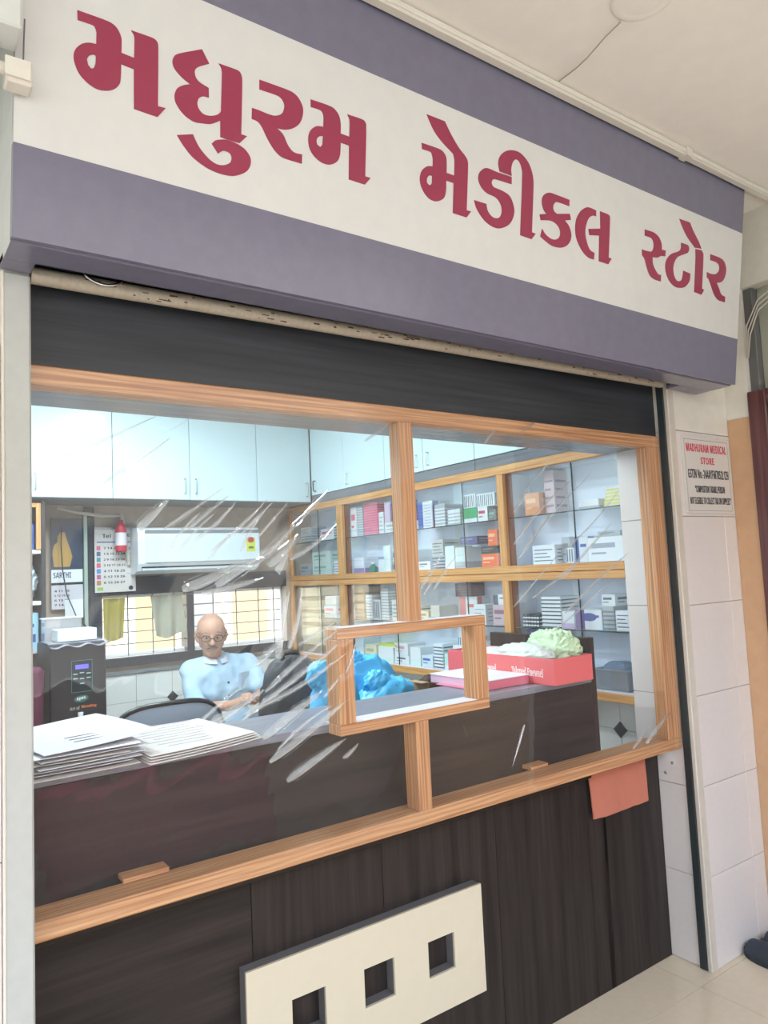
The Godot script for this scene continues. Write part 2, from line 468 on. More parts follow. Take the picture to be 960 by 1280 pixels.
# ---------------------------------------------------------------- bodies: tapered capsules joined by a smooth minimum, meshed as surface nets
func nets(prims: Array, cell: float, k: float) -> MB:
	var lo := Vector3.ONE * 1e9
	var hi := Vector3.ONE * -1e9
	for p in prims:
		var r: float = maxf(p[2], p[3]) + cell * 3.0
		lo = lo.min((p[0] as Vector3).min(p[1]) - Vector3.ONE * r)
		hi = hi.max((p[0] as Vector3).max(p[1]) + Vector3.ONE * r)
	var nx := ceili((hi.x - lo.x) / cell) + 1
	var ny := ceili((hi.y - lo.y) / cell) + 1
	var nz := ceili((hi.z - lo.z) / cell) + 1
	var d := PackedFloat32Array()
	d.resize(nx * ny * nz)
	d.fill(0.2)
	for p in prims:
		var a: Vector3 = p[0]
		var b: Vector3 = p[1]
		var ra: float = p[2]
		var rb: float = p[3]
		var reach := Vector3.ONE * (maxf(ra, rb) + maxf(k * 1.5, cell * 2.5))
		var i0 := Vector3i(((a.min(b) - reach - lo) / cell).floor()).max(Vector3i.ZERO)
		var i1 := Vector3i(((a.max(b) + reach - lo) / cell).ceil()).min(Vector3i(nx - 1, ny - 1, nz - 1))
		var ab := b - a
		var ll := maxf(ab.length_squared(), 1e-9)
		for z in range(i0.z, i1.z + 1):
			for y in range(i0.y, i1.y + 1):
				var row := (z * ny + y) * nx
				for x in range(i0.x, i1.x + 1):
					var q := lo + Vector3(x, y, z) * cell - a
					var h := clampf(q.dot(ab) / ll, 0.0, 1.0)
					var e := (q - ab * h).length() - lerpf(ra, rb, h)
					var was := d[row + x]
					var m := clampf(0.5 + 0.5 * (was - e) / k, 0.0, 1.0)
					d[row + x] = lerpf(was, e, m) - k * m * (1.0 - m)
	var mb := MB.new()
	var spot := {}
	var step := [0, 1, nx, nx + 1, nx * ny, nx * ny + 1, nx * ny + nx, nx * ny + nx + 1]
	var edges := [[0, 1], [2, 3], [4, 5], [6, 7], [0, 2], [1, 3], [4, 6], [5, 7], [0, 4], [1, 5], [2, 6], [3, 7]]
	for z in nz - 1:
		for y in ny - 1:
			for x in nx - 1:
				var at := (z * ny + y) * nx + x
				var inside := 0
				for s in 8:
					if d[at + step[s]] < 0.0:
						inside += 1
				if inside == 0 or inside == 8:
					continue
				var sum := Vector3.ZERO
				var many := 0
				for e in edges:
					var da := d[at + step[e[0]]]
					var db := d[at + step[e[1]]]
					if (da < 0.0) != (db < 0.0):
						var f := da / (da - db)
						var pa := Vector3(e[0] & 1, (e[0] >> 1) & 1, e[0] >> 2)
						var pb := Vector3(e[1] & 1, (e[1] >> 1) & 1, e[1] >> 2)
						sum += pa.lerp(pb, f)
						many += 1
				spot[at] = mb.corner(lo + (Vector3(x, y, z) + sum / many) * cell, Vector3.ZERO, Vector2.ZERO)
	var ways := [[1, nx, nx * ny], [nx, nx * ny, 1], [nx * ny, 1, nx]]
	for at in spot.keys():
		for w in ways:
			var da := d[at]
			var db := d[at + w[0]]
			if (da < 0.0) == (db < 0.0):
				continue
			var q := [at, at - w[1], at - w[1] - w[2], at - w[2]]
			if not (spot.has(q[1]) and spot.has(q[2]) and spot.has(q[3])):
				continue
			var c := [spot[q[0]], spot[q[1]], spot[q[2]], spot[q[3]]]
			if da < 0.0:
				mb.tri(c[0], c[1], c[2])
				mb.tri(c[0], c[2], c[3])
			else:
				mb.tri(c[0], c[2], c[1])
				mb.tri(c[0], c[3], c[2])
	for i in mb.v.size():
		mb.n[i] = mb.n[i].normalized() if mb.n[i].length_squared() > 1e-20 else Vector3.UP
	return mb

# a sheet with thickness: f gives the middle surface
func sheet(nu: int, nv: int, f: Callable, thick: float) -> MB:
	var mid := MB.new().grid(nu, nv, f)
	var mb := MB.new()
	var row := nu + 1
	for side in [1.0, -1.0]:
		var first := mb.v.size()
		for k in mid.v.size():
			mb.corner(mid.v[k] + mid.n[k] * thick * 0.5 * side, mid.n[k] * side, mid.t[k])
		for k in range(0, mid.ix.size(), 3):
			if side > 0.0:
				mb.ix.append_array(PackedInt32Array([first + mid.ix[k], first + mid.ix[k + 1], first + mid.ix[k + 2]]))
			else:
				mb.ix.append_array(PackedInt32Array([first + mid.ix[k], first + mid.ix[k + 2], first + mid.ix[k + 1]]))
	var c := mid.v[(nv / 2) * row + nu / 2]
	var rim := []
	for i in nu:
		rim.append([i, i + 1])
		rim.append([nv * row + i, nv * row + i + 1])
	for j in nv:
		rim.append([j * row, (j + 1) * row])
		rim.append([j * row + nu, (j + 1) * row + nu])
	for e in rim:
		var a: int = e[0]
		var b: int = e[1]
		mb.poly([mid.v[a] + mid.n[a] * thick * 0.5, mid.v[b] + mid.n[b] * thick * 0.5, mid.v[b] - mid.n[b] * thick * 0.5, mid.v[a] - mid.n[a] * thick * 0.5], (mid.v[a] + mid.v[b]) * 0.5 - c)
	return mb

# a crumpled closed lump, flat where it stands
func lump(c: Vector3, r: Vector3, crumple: float, freq: float, sd: int, floor_y: float, nu := 48, nv := 28) -> MB:
	var f := noise(1.0, 3, sd)
	f.fractal_type = FastNoiseLite.FRACTAL_RIDGED
	var mb := MB.new()
	mb.grid(nu, nv, func(u: float, w: float) -> Vector3:
		var a := -u * TAU
		var b := (w - 0.5) * PI
		var o := V(cos(a) * cos(b), sin(b), sin(a) * cos(b))
		var s := 1.0 + crumple * f.get_noise_3dv(o * freq)
		var p := c + V(signf(o.x) * pow(absf(o.x), 0.8) * r.x, o.y * r.y, signf(o.z) * pow(absf(o.z), 0.8) * r.z) * s
		p.y = maxf(p.y, floor_y)
		return p)
	mb.weld_close(nu, nv, 0)
	return mb

# ---------------------------------------------------------------- the place
func _ready() -> void:
	rng.seed = 7
	make_camera_and_light()
	make_materials()
	make_shell()
	make_surroundings()
	make_sign()
	make_screen()
	make_counter()
	make_counter_things()
	make_cupboards()
	make_shelves()
	make_medicines()
	make_back_wall_things()
	make_work_area()
	make_person()
	make_corridor_details()

func make_camera_and_light() -> void:
	var cam := Camera3D.new()
	cam.name = "camera"
	cam.position = V(-0.306, 1.5, 1.783)
	cam.rotation_degrees = V(4.684, -35.458, -2.638)
	cam.fov = 69.99
	cam.near = 0.02
	cam.far = 200.0
	add_child(cam)
	cam.current = true

	var sky_look := ProceduralSkyMaterial.new()
	sky_look.sky_top_color = Color(0.80, 0.87, 0.96)
	sky_look.sky_horizon_color = Color(0.92, 0.95, 0.985)
	sky_look.sky_curve = 0.2
	sky_look.ground_bottom_color = Color(0.6, 0.58, 0.54)
	sky_look.ground_horizon_color = Color(0.8, 0.79, 0.76)
	sky_look.sky_energy_multiplier = 2.65
	sky_look.ground_energy_multiplier = 0.7
	var sky := Sky.new()
	sky.sky_material = sky_look
	var env := Environment.new()
	env.background_mode = Environment.BG_SKY
	env.sky = sky
	env.tonemap_mode = Environment.TONE_MAPPER_LINEAR
	env.tonemap_exposure = 1.0
	env.sdfgi_enabled = true
	env.ssao_enabled = true
	env.ssil_enabled = true
	var sun := DirectionalLight3D.new()
	sun.name = "sun"
	sun.light_energy = 1.7
	sun.light_color = Color(1.0, 0.97, 0.93)
	sun.light_angular_distance = 0.6
	sun.sky_mode = DirectionalLight3D.SKY_MODE_LIGHT_ONLY
	sun.shadow_enabled = true
	add_child(sun)
	sun.look_at_from_position(V(0.6, 10, 4.0), V(0, 0, 0))
	var we := WorldEnvironment.new()
	we.name = "world"
	we.environment = env
	add_child(we)

const ROWS := [0.0, 0.323, 0.648, 0.98, 1.32, 1.66, 1.995]

func make_shell() -> void:
	# corridor floor: tiles on a bed of grout
	var fl := structure("floor", MB.new().span(V(-4.5, -0.15, 0.0), V(2.75, -0.004, 2.8), 0.0), M.floor_grout)
	var xs := [-4.5]
	for k in range(-10, 1):
		xs.append(2.10 + k * 0.6)
	xs.append(2.63)
	var zs := [0.0, 0.187, 0.787, 1.387, 1.987, 2.587, 2.8]
	for i in xs.size() - 1:
		for j in zs.size() - 1:
			put("tile", MB.new().span(V(xs[i] + 0.0012, -0.012, zs[j] + 0.0012), V(xs[i + 1] - 0.0012, 0.0, zs[j + 1] - 0.0012), 0.0003), M.floor_tile, fl)
	structure("floor_001", MB.new().span(V(-0.3, -0.15, -3.15), V(2.75, -0.001, -0.001), 0.0), M.floor_tile)
	structure("ceiling", MB.new().span(V(-4.5, 2.9, 0.1), V(2.75, 3.08, 2.8), 0.0), M.ceiling)
	structure("ceiling_001", MB.new().span(V(-0.3, 2.72, -3.15), V(2.75, 3.08, 0.1), 0.0), M.wall_white)

	# the pillar on the right, faced with white tiles to two metres
	var pr := structure("wall_front_right", MB.new().span(V(2.227, 0.0, -0.09), V(2.64, 2.9, 0.155), 0.0), M.plaster)
	put("grout_bed", MB.new().span(V(2.2225, 0.0, -0.0895), V(2.629, 1.996, 0.16), 0.0), M.grout, pr)
	for r in 6:
		for c in [[2.247, 2.54], [2.5415, 2.629]]:
			put("tile", MB.new().span(V(c[0], ROWS[r] + 0.001, 0.15), V(c[1], ROWS[r + 1] - 0.001, 0.165), 0.0015), M.tile_white, pr)
		put("tile", MB.new().span(V(2.217, ROWS[r] + 0.001, -0.0915), V(2.24, ROWS[r + 1] - 0.001, 0.13), 0.0015), M.tile_white, pr)
	put("plaster_cap", MB.new().span(V(2.217, 1.997, -0.0915), V(2.629, 2.899, 0.1635), 0.001), M.plaster, pr)
	# brass screws left in the tile under the screen
	for p in [[0.724, 0.06], [0.682, 0.028]]:
		var s := put("screw", MB.new().lathe([Vector2(0, 0.003), Vector2(0.004, 0.003), Vector2(0.0065, 0.0), Vector2(0.0, 0.0)], V(2.217, p[0], p[1]), 14, V(-1, 0, 0)), M.steel, pr)
		s.set_meta("label", "round screw head in the white tile")

	# the wall on the left of the shutter
	var pl := structure("wall_front_left", MB.new().span(V(-4.5, 0.0, 0.0), V(-0.031, 2.9, 0.155), 0.0), M.plaster_cool)
	for r in 6:
		for c in 3:
			put("tile", MB.new().span(V(-0.087 - (c + 1) * 0.3 + 0.001, ROWS[r] + 0.001, 0.15), V(-0.087 - c * 0.3, ROWS[r + 1] - 0.001, 0.165), 0.0015), M.tile_white, pl)
	# the wall over the opening, behind the sign
	structure("wall_front_top", MB.new().span(V(-0.031, 2.3, -0.14), V(2.227, 2.9, 0.045), 0.0), M.plaster)

	# shop walls
	structure("wall_left", MB.new().span(V(-0.3, 0.0, -3.15), V(-0.1, 2.72, 0.0), 0.0), M.wall_white)
	var wr := structure("wall_right", MB.new().span(V(2.44, 0.0, -3.15), V(2.75, 2.72, -0.09), 0.0), M.wall_white)
	var ty := [0.061, 0.293, 0.525, 0.757, 0.92]
	for r in 4:
		for c in 6:
			var z: float = -0.33 + 0.2325 - (c + 1) * 0.2325
			put("tile", MB.new().span(V(2.43, ty[r] + 0.001, z + 0.001), V(2.443, ty[r + 1] - 0.001, z + 0.2315), 0.001), M.tile_inner, wr)
	for z in [-0.33, -1.0275]:
		put("diamond_inset", MB.new().box(V(0, 0, 0), V(0.01, 0.05, 0.05), 0.001), M.granite, wr).transform = Transform3D(Basis(Vector3.RIGHT, PI / 4), V(2.428, 0.757, z))
	var wb := structure("wall_back", MB.new().span(V(-0.1, 0.0, -3.15), V(2.44, 1.04, -3.0), 0.0).span(V(-0.1, 1.43, -3.15), V(2.44, 2.72, -3.0), 0.0).span(V(-0.1, 1.04, -3.15), V(0.905, 1.43, -3.0), 0.0).span(V(2.19, 1.04, -3.15), V(2.44, 1.43, -3.0), 0.0), M.wall_shop)
	ty = [0.061, 0.293, 0.525, 0.757, 0.93]
	for r in 4:
		for c in 8:
			var x: float = 0.64 + c * 0.232
			put("tile", MB.new().span(V(x + 0.001, ty[r] + 0.001, -3.002), V(x + 0.231, ty[r + 1] - 0.001, -2.988), 0.001), M.tile_inner, wb)
	for x in [0.64, 1.336, 2.032]:
		put("diamond_inset", MB.new().box(V(0, 0, 0), V(0.052, 0.052, 0.01), 0.001), M.granite, wb).transform = Transform3D(Basis(Vector3.BACK, PI / 4), V(x, 0.757, -2.987))
	put("granite_band", MB.new().span(V(0.80, 1.43, -3.001), V(2.19, 1.545, -2.985), 0.001), M.granite, wb)
	put("granite_jamb", MB.new().span(V(0.80, 0.94, -3.001), V(0.903, 1.43, -2.985), 0.001), M.granite, wb)
	put("granite_jamb", MB.new().span(V(0.80, 1.545, -3.001), V(0.86, 1.99, -2.985), 0.001), M.granite, wb)
	put("granite_sill", MB.new().span(V(0.903, 0.985, -3.001), V(2.19, 1.04, -2.96), 0.002), M.granite, wb)
	put("ledge", MB.new().span(V(0.8, 0.932, -3.001), V(2.19, 0.955, -2.975), 0.002), M.cupboard_edge, wb)

	# the barred window at the back of the shop
	var w := Node3D.new()
	w.name = "window_1"
	add_child(w)
	w.position = V(1.55, 1.04, -3.08)
	w.set_meta("kind", "structure")
	put("mullion", MB.new().span(V(1.45, 1.04, -3.12), V(1.5, 1.43, -3.0), 0.002), M.granite, w)
	for y in [1.05, 1.42]:
		put("frame_bar", MB.new().span(V(0.905, y - 0.01, -3.12), V(2.19, y + 0.01, -3.06), 0.002), M.white_plastic, w)
	for x in [0.912, 2.183]:
		put("frame_bar", MB.new().span(V(x - 0.007, 1.04, -3.12), V(x + 0.007, 1.43, -3.06), 0.002), M.white_plastic, w)
	for y in [1.115, 1.19, 1.265, 1.34]:
		put("grille_bar", MB.new().tube([V(0.905, y, -3.07), V(2.19, y, -3.07)], 0.004, 6), M.cupboard_edge, w)
	for x in [1.08, 1.24, 1.38, 1.66, 1.83, 2.0, 2.12]:
		put("grille_bar", MB.new().tube([V(x, 1.04, -3.062), V(x, 1.43, -3.062)], 0.0045, 6), M.cupboard_edge, w)

	# the return wall on the right of the corridor with its doorway
	var rw := structure("wall_side", MB.new().span(V(2.63, 0.0, 0.1), V(2.8, 2.9, 0.262), 0.0).span(V(2.63, 2.595, 0.262), V(2.8, 2.9, 1.3), 0.0).span(V(2.63, 0.0, 1.3), V(2.8, 2.9, 2.8), 0.0), M.plaster)
	put("tan_panel", MB.new().span(V(2.624, 0.0, 0.166), V(2.64, 2.062, 0.261), 0.001), M.tan, rw)
	put("tan_panel", MB.new().span(V(2.624, 0.0, 1.36), V(2.64, 2.062, 2.75), 0.001), M.tan, rw)
	var dr := Node3D.new()
	dr.name = "door_1"
	add_child(dr)
	dr.position = V(2.66, 0.0, 0.78)
	dr.set_meta("kind", "structure")
	for z in [[0.262, 0.335], [1.228, 1.3]]:
		put("jamb", MB.new().span(V(2.612, 0.0, z[0]), V(2.74, 2.16, z[1]), 0.004, 1), M.maroon, dr)
	put("head", MB.new().span(V(2.612, 2.1, 0.335), V(2.74, 2.16, 1.228), 0.004, 2), M.maroon, dr)
	put("leaf", MB.new().span(V(2.68, 0.01, 0.337), V(2.72, 2.098, 1.226), 0.003, 1), M.maroon, dr)
	put("transom_panel", MB.new().span(V(2.69, 2.16, 0.3), V(2.72, 2.595, 1.3), 0.002), flat(Color(0.66, 0.66, 0.6), 0.35), dr)
	put("transom_post", MB.new().span(V(2.65, 2.16, 0.262), V(2.73, 2.595, 0.3), 0.003), flat(Color(0.4, 0.4, 0.4), 0.4), dr)

	# the open side of the corridor: parapet and beam, and its far end
	structure("wall_parapet", MB.new().span(V(-4.5, 0.0, 2.65), V(2.75, 0.95, 2.8), 0.0), M.plaster)
	structure("wall_end", MB.new().span(V(-4.65, 0.0, 0.0), V(-4.5, 2.9, 2.8), 0.0), M.plaster)
	structure("trim_beam", MB.new().span(V(-4.5, 2.78, 2.65), V(2.75, 2.9, 2.8), 0.0), M.plaster)

func make_surroundings() -> void:
	structure("ground", MB.new().span(V(-30, -0.4, -25), V(30, -0.15, 25), 0.0), M.grass)
	# the house that the film mirrors, across the yard
	var h := thing("house", "pale house across the yard mirrored in the plastic film", "building", V(0, -0.15, 9.0))
	put("wall", MB.new().span(V(-9, -0.15, 9), V(10, 5.0, 12), 0.0), mottled(Color(0.82, 0.75, 0.68), 0.02, 0.8, 0.4, 51), h)
	put("roof", MB.new().span(V(-9.3, 5.0, 8.6), V(10.3, 5.18, 12.3), 0.01), M.beige_paint, h)
	for x in [-5.0, -1.5, 2.0, 5.5]:
		var f := put("window", MB.new().span(V(x, 1.0, 8.95), V(x + 1.3, 2.3, 9.02), 0.01), M.cupboard_edge, h)
		put("pane", MB.new().span(V(x + 0.06, 1.06, 8.94), V(x + 1.24, 2.24, 8.96), 0.0), flat(Color(0.25, 0.28, 0.3), 0.1), f)
	# a bench along the parapet; the film over the counter mirrors its magenta front
	var be := thing("bench", "magenta painted bench against the corridor parapet, mirrored in the film", "bench", V(1.0, 0.0, 2.5))
	var mg := flat(Color(0.72, 0.16, 0.36), 0.5)
	put("seat", MB.new().span(V(0.4, 0.44, 2.3), V(1.62, 0.48, 2.64), 0.005), mg, be)
	put("front_board", MB.new().span(V(0.42, 0.06, 2.31), V(1.6, 0.44, 2.33), 0.004), mg, be)
	for x in [0.42, 1.56]:
		put("leg", MB.new().span(V(x, 0.0, 2.335), V(x + 0.04, 0.44, 2.62), 0.004), mg, be)
	# the neighbouring building seen through the window behind the shop
	var g := thing("neighbour_building", "sunlit cream building beyond the barred back window", "building", V(2.5, -0.15, -6.5))
	put("wall", MB.new().span(V(-3, -0.15, -8), V(9, 2.6, -6.5), 0.0), mottled(Color(0.8, 0.73, 0.6), 0.02, 0.85, 0.5, 52), g)
	for x in [2.15, 3.3, 4.35]:
		put("shutter", MB.new().span(V(x, 0.5, -6.53), V(x + 0.45, 1.9, -6.49), 0.005), flat(Color(0.72, 0.56, 0.38), 0.7), g)
	put("grey_panel", MB.new().span(V(2.75, 0.4, -6.52), V(3.05, 1.9, -6.48), 0.005), flat(Color(0.5, 0.48, 0.46), 0.7), g)
	put("plinth", MB.new().span(V(-3, -0.15, -6.58), V(9, 0.55, -6.5), 0.01), flat(Color(0.72, 0.58, 0.42), 0.8), g)

# ---------------------------------------------------------------- the sign
func rounded(flat_list: Array, scale: float) -> PackedVector2Array:
	var p := []
	var c := []
	for i in range(0, flat_list.size(), 3):
		p.append(Vector2(flat_list[i], flat_list[i + 1]) * scale)
		c.append(flat_list[i + 2] == 1)
	var out := PackedVector2Array()
	var k := p.size()
	for i in k:
		var a: Vector2 = p[i]
		var b: Vector2 = p[(i + 1) % k]
		out.append(a)
		if c[i] and c[(i + 1) % k]:
			continue
		var ta: Vector2 = (b - a) if c[i] else (b - p[(i + k - 1) % k]) * 0.5
		var tb: Vector2 = (b - a) if c[(i + 1) % k] else (p[(i + 2) % k] - a) * 0.5
		var len := a.distance_to(b)
		ta = ta.limit_length(len)
		tb = tb.limit_length(len)
		for s in [0.25, 0.5, 0.75]:
			var s2: float = s * s
			var s3: float = s2 * s
			out.append(a * (2 * s3 - 3 * s2 + 1) + ta * (s3 - 2 * s2 + s) + b * (-2 * s3 + 3 * s2) + tb * (s3 - s2))
	return out

func make_sign() -> void:
	var sg := thing("shop_sign", "long mauve and white shop sign with crimson Gujarati lettering above the shutter", "sign", V(1.16, 2.152, 0.33))
	var lean := Basis(V(1, 0, 0), V(0, 0.99070, 0.13606), V(0, -0.13606, 0.99070))
	var face := Transform3D(lean, V(0, 2.152, 0.33))
	var strip := func(x0: float, x1: float, y0: float, y1: float, depth: float) -> MB:
		var o := PackedVector2Array([Vector2(x0, y0), Vector2(x1, y0), Vector2(x1, y1), Vector2(x0, y1)])
		return MB.new().prism(o, PackedVector2Array(), -0.02, depth, face)
	put("lower_band", strip.call(-0.09, 2.407, 0.0, 0.1738, 0.0), M.mauve, sg)
	put("white_band", strip.call(-0.09, 2.407, 0.174, 0.5733, 0.0), M.sign_white, sg)
	put("upper_band", strip.call(-0.09, 2.407, 0.5735, 0.755, 0.0), M.mauve, sg)
	# the housing behind: ends and underside
	var end := PackedVector2Array([Vector2(-0.168, 2.152), Vector2(-0.31, 2.152), Vector2(-0.41, 2.898), Vector2(-0.168, 2.898)])
	var side := Basis(V(0, 0, -1), V(0, 1, 0), V(1, 0, 0))
	put("end_panel", MB.new().prism(end, PackedVector2Array(), -0.09, -0.075, Transform3D(side, Vector3.ZERO)), M.plaster_cool, sg)
	put("end_panel", MB.new().prism(end, PackedVector2Array(), 2.39, 2.407, Transform3D(side, Vector3.ZERO)), M.plaster, sg)
	put("underside", MB.new().span(V(-0.09, 2.151, 0.225), V(2.407, 2.165, 0.312), 0.002), M.mauve, sg)
	put("underside", MB.new().span(V(-0.09, 2.151, 0.169), V(-0.031, 2.165, 0.2245), 0.001), M.mauve, sg)
	put("underside", MB.new().span(V(2.2, 2.151, 0.169), V(2.407, 2.165, 0.2245), 0.001), M.mauve, sg)
	put("inner_fascia", MB.new().span(V(-0.02, 2.166, 0.226), V(2.2, 2.6, 0.234), 0.001), M.mauve, sg)
	for l in LETTERS:
		put("letter", MB.new().prism(rounded(l[0], 0.001), rounded(l[1], 0.001), 0.0, 0.0016, face), M.crimson, sg)

	# rolled-up shutter: its bottom bar shows under the sign, with two pull rings
	var sh := thing("rolling_shutter", "rolled-up steel shutter, only its chipped bottom bar showing under the sign", "shutter", V(1.09, 2.15, 0.135))
	put("bottom_bar", MB.new().tube([V(-0.028, 2.157, 0.148), V(2.2, 2.178, 0.148)], 0.018, 16), M.shutter_steel, sh)
	var chips := MB.new()
	for k in 70:
		var x := rng.randf_range(0.06, 2.15)
		var a := rng.randf_range(-0.9, 0.35)
		var o := V(0, sin(a), cos(a))
		chips.box(V(x, 2.157 + (x + 0.028) * 0.00943, 0.148) + o * 0.0176, V(rng.randf_range(0.004, 0.02), rng.randf_range(0.002, 0.004), 0.002), 0.0005)
	var ch := put("paint_chips", chips, M.rust, sh)
	ch.set_meta("kind", "stuff")
	put("curtain", MB.new().span(V(-0.028, 2.182, 0.143), V(2.2, 2.5, 0.153), 0.0), M.black_metal, sh)
	for x in [0.115, 2.1]:
		var ring := []
		for k in 15:
			var a := PI + PI * k / 14.0
			ring.append(V(x + 0.042 * cos(a), 2.182 + x * 0.008 + 0.03 * sin(a), 0.17 - 0.008 * sin(a)))
		put("pull_ring", MB.new().tube(ring, 0.0035, 8), M.chrome, sh)
	var gr := thing("shutter_guide", "black steel shutter guide down the tiled pillar", "guide rail", V(2.215, 0.0, 0.135))
	put("channel", MB.new().span(V(2.203, 0.002, 0.12), V(2.23, 2.2, 0.15), 0.002), M.black_metal, gr)
	put("cover_strip", MB.new().span(V(2.2055, 0.0, 0.15), V(2.246, 2.2, 0.168), 0.003), M.beige_paint, gr)
	var gl := thing("shutter_guide", "pale grey painted shutter guide at the left edge", "guide rail", V(-0.055, 0.0, 0.14))
	put("channel", MB.new().span(V(-0.084, 0.002, 0.1), V(-0.03, 2.15, 0.166), 0.004), M.rail_paint, gl)
	put("lip", MB.new().span(V(-0.086, 0.002, 0.15), V(-0.08, 2.15, 0.169), 0.002), M.plaster, gl)

# ---------------------------------------------------------------- timber screen with plastic film
func make_screen() -> void:
	var pe := thing("pelmet", "dark wood-grain pelmet across the top of the shop front", "pelmet", V(1.09, 1.95, 0.0))
	put("front_board", MB.new().span(V(-0.03, 1.9755, 0.052), V(2.216, 2.3, 0.1), 0.001, 0), M.ebony, pe)
	put("soffit_board", MB.new().span(V(-0.03, 1.945, -0.14), V(2.216, 1.9745, 0.069), 0.001, 0), M.slate_laminate, pe)
	put("back_board", MB.new().span(V(-0.03, 1.9755, -0.14), V(2.216, 2.3, -0.12), 0.001, 0), M.slate_laminate, pe)

	var s := thing("timber_screen", "pine screen frame stretched with creased clear plastic, a hatch in the middle", "screen", V(1.09, 0.79, 0.1))
	put("top_rail", MB.new().span(V(-0.03, 1.93, 0.07), V(2.2, 1.974, 0.12), 0.002, 0), M.pine, s)
	put("bottom_rail", MB.new().span(V(-0.03, 0.792, 0.035), V(2.2, 0.833, 0.12), 0.003, 0, Vector2(0.3, 0.02)), M.pine, s)
	put("stile", MB.new().span(V(2.12, 0.833, 0.07), V(2.2, 1.93, 0.12), 0.002, 1, Vector2(0.1, 0.05)), M.pine, s)
	put("mullion", MB.new().span(V(0.943, 1.356, 0.07), V(0.994, 1.93, 0.12), 0.002, 1, Vector2(0.5, 0.01)), M.pine, s)
	put("mullion", MB.new().span(V(0.954, 0.833, 0.06), V(1.0, 1.08, 0.12), 0.002, 1, Vector2(0.2, 0.04)), M.pine, s)
	put("hatch_rail", MB.new().span(V(0.707, 1.327, 0.06), V(1.237, 1.356, 0.122), 0.002, 0, Vector2(0.7, 0.03)), M.pine, s)
	put("hatch_rail", MB.new().span(V(0.707, 1.078, 0.06), V(1.237, 1.107, 0.122), 0.002, 0, Vector2(0.25, 0.06)), M.pine, s)
	put("hatch_stile", MB.new().span(V(0.707, 1.107, 0.06), V(0.757, 1.327, 0.122), 0.002, 1, Vector2(0.4, 0.02)), M.pine, s)
	put("hatch_stile", MB.new().span(V(1.19, 1.107, 0.06), V(1.237, 1.327, 0.122), 0.002, 1, Vector2(0.9, 0.05)), M.pine, s)
	put("paper_lining", MB.new().span(V(0.758, 1.107, 0.062), V(1.189, 1.1085, 0.119), 0.0002), M.paper, s)
	put("paper_lining", MB.new().span(V(0.72, 1.3565, 0.07), V(1.23, 1.358, 0.12), 0.0002), M.paper, s)

	# the film: four sheets about the hatch, slack and slightly rippled across the pull of its creases
	var soft := noise(1.0, 1, 77)
	var swell := func(x: float, y: float) -> float:
		var a := x * 0.77 - y * 0.64
		var b := x * 0.64 + y * 0.77
		var near := exp(-(pow((x - 0.62) / 0.55, 2.0) + pow((y - 1.32) / 0.35, 2.0)))
		var h := soft.get_noise_2d(a * 7.0, b * 1.6) * 0.0022 + soft.get_noise_2d(a * 22.0 + 20.0, b * 3.0) * 0.0003
		return 0.1265 + h * (0.1 + 0.8 * near)
	var fm := MB.new()
	for r in [[-0.03, 0.757, 0.8, 1.968], [1.19, 2.195, 0.8, 1.968], [0.757, 1.19, 1.327, 1.968], [0.757, 1.19, 0.8, 1.107]]:
		fm.grid(maxi(8, int((r[1] - r[0]) / 0.007)), maxi(8, int((r[3] - r[2]) / 0.007)), func(u: float, w: float) -> Vector3:
			var x := lerpf(r[0], r[1], u)
			var y := lerpf(r[2], r[3], w)
			return V(x, y, swell.call(x, y)))
	var f := put("plastic_film", fm, M.clear_film, s)
	f.set_meta("label", "clear creased plastic film")
	for c in CREASES:
		var a := Vector2(c[0], c[1]) * 0.001
		var b := Vector2(c[2], c[3]) * 0.001
		var half: float = c[4] * 0.0012
		var along := (b - a).normalized()
		var across := Vector2(-along.y, along.x)
		var bow := rng.randf_range(-0.05, 0.05) * a.distance_to(b)
		var waves: float = 1.0 if half < 0.008 else (3.0 if half < 0.014 else 5.0)
		# pointed where the pull starts, rounder at the lower end
		var at := func(q: float, w: float, ply := 0.0) -> Vector3:
			var wide := half * 1.15 * pow(clampf(w, 0.0, 1.0), 0.9) * pow(clampf(1.0 - w, 0.0, 1.0), 0.35)
			var p := a.lerp(b, w) + across * (q * wide + bow * sin(PI * w))
			return V(p.x, p.y, swell.call(p.x, p.y) + 0.0012 + wide * maxf(0.0, 1.0 - q * q) * (0.7 + 0.3 * ply + 0.16 * cos(q * PI * waves + ply * 2.0)) + ply * 0.0004)
		var fold: MeshInstance3D
		if half > 0.0045:
			# the film gathers into several plies where it bunches
			var plies := MB.new()
			for ply in 8:
				plies.grid(int(6 * waves) + 6, 22, func(u: float, w: float) -> Vector3: return at.call(u * 2.0 - 1.0, 0.01 + 0.98 * w, ply * 0.32))
			fold = put("film_fold", plies, M.clear_film, s)
		var lines := [-1.0, 1.0, 2.0]
		if half <= 0.0045:
			lines = [0.0]
		elif half > 0.012:
			lines = [-1.5, -1.0, -0.55, -0.1, 0.4, 1.0, 1.6]
		elif half > 0.007:
			lines = [-1.6, -1.0, -0.2, 1.0, 1.7]
		for q in lines:
			var thick := rng.randf_range(0.0006, 0.0012)
			var from := rng.randf_range(0.0, 0.12)
			var to := rng.randf_range(0.86, 1.0)
			var path := []
			for k in 17:
				path.append(at.call(q, lerpf(from, to, k / 16.0)) + V(0, 0, 0.0006))
			put("fold_line", MB.new().tube(path, thick, 5), M.clear_film, fold if fold else s)

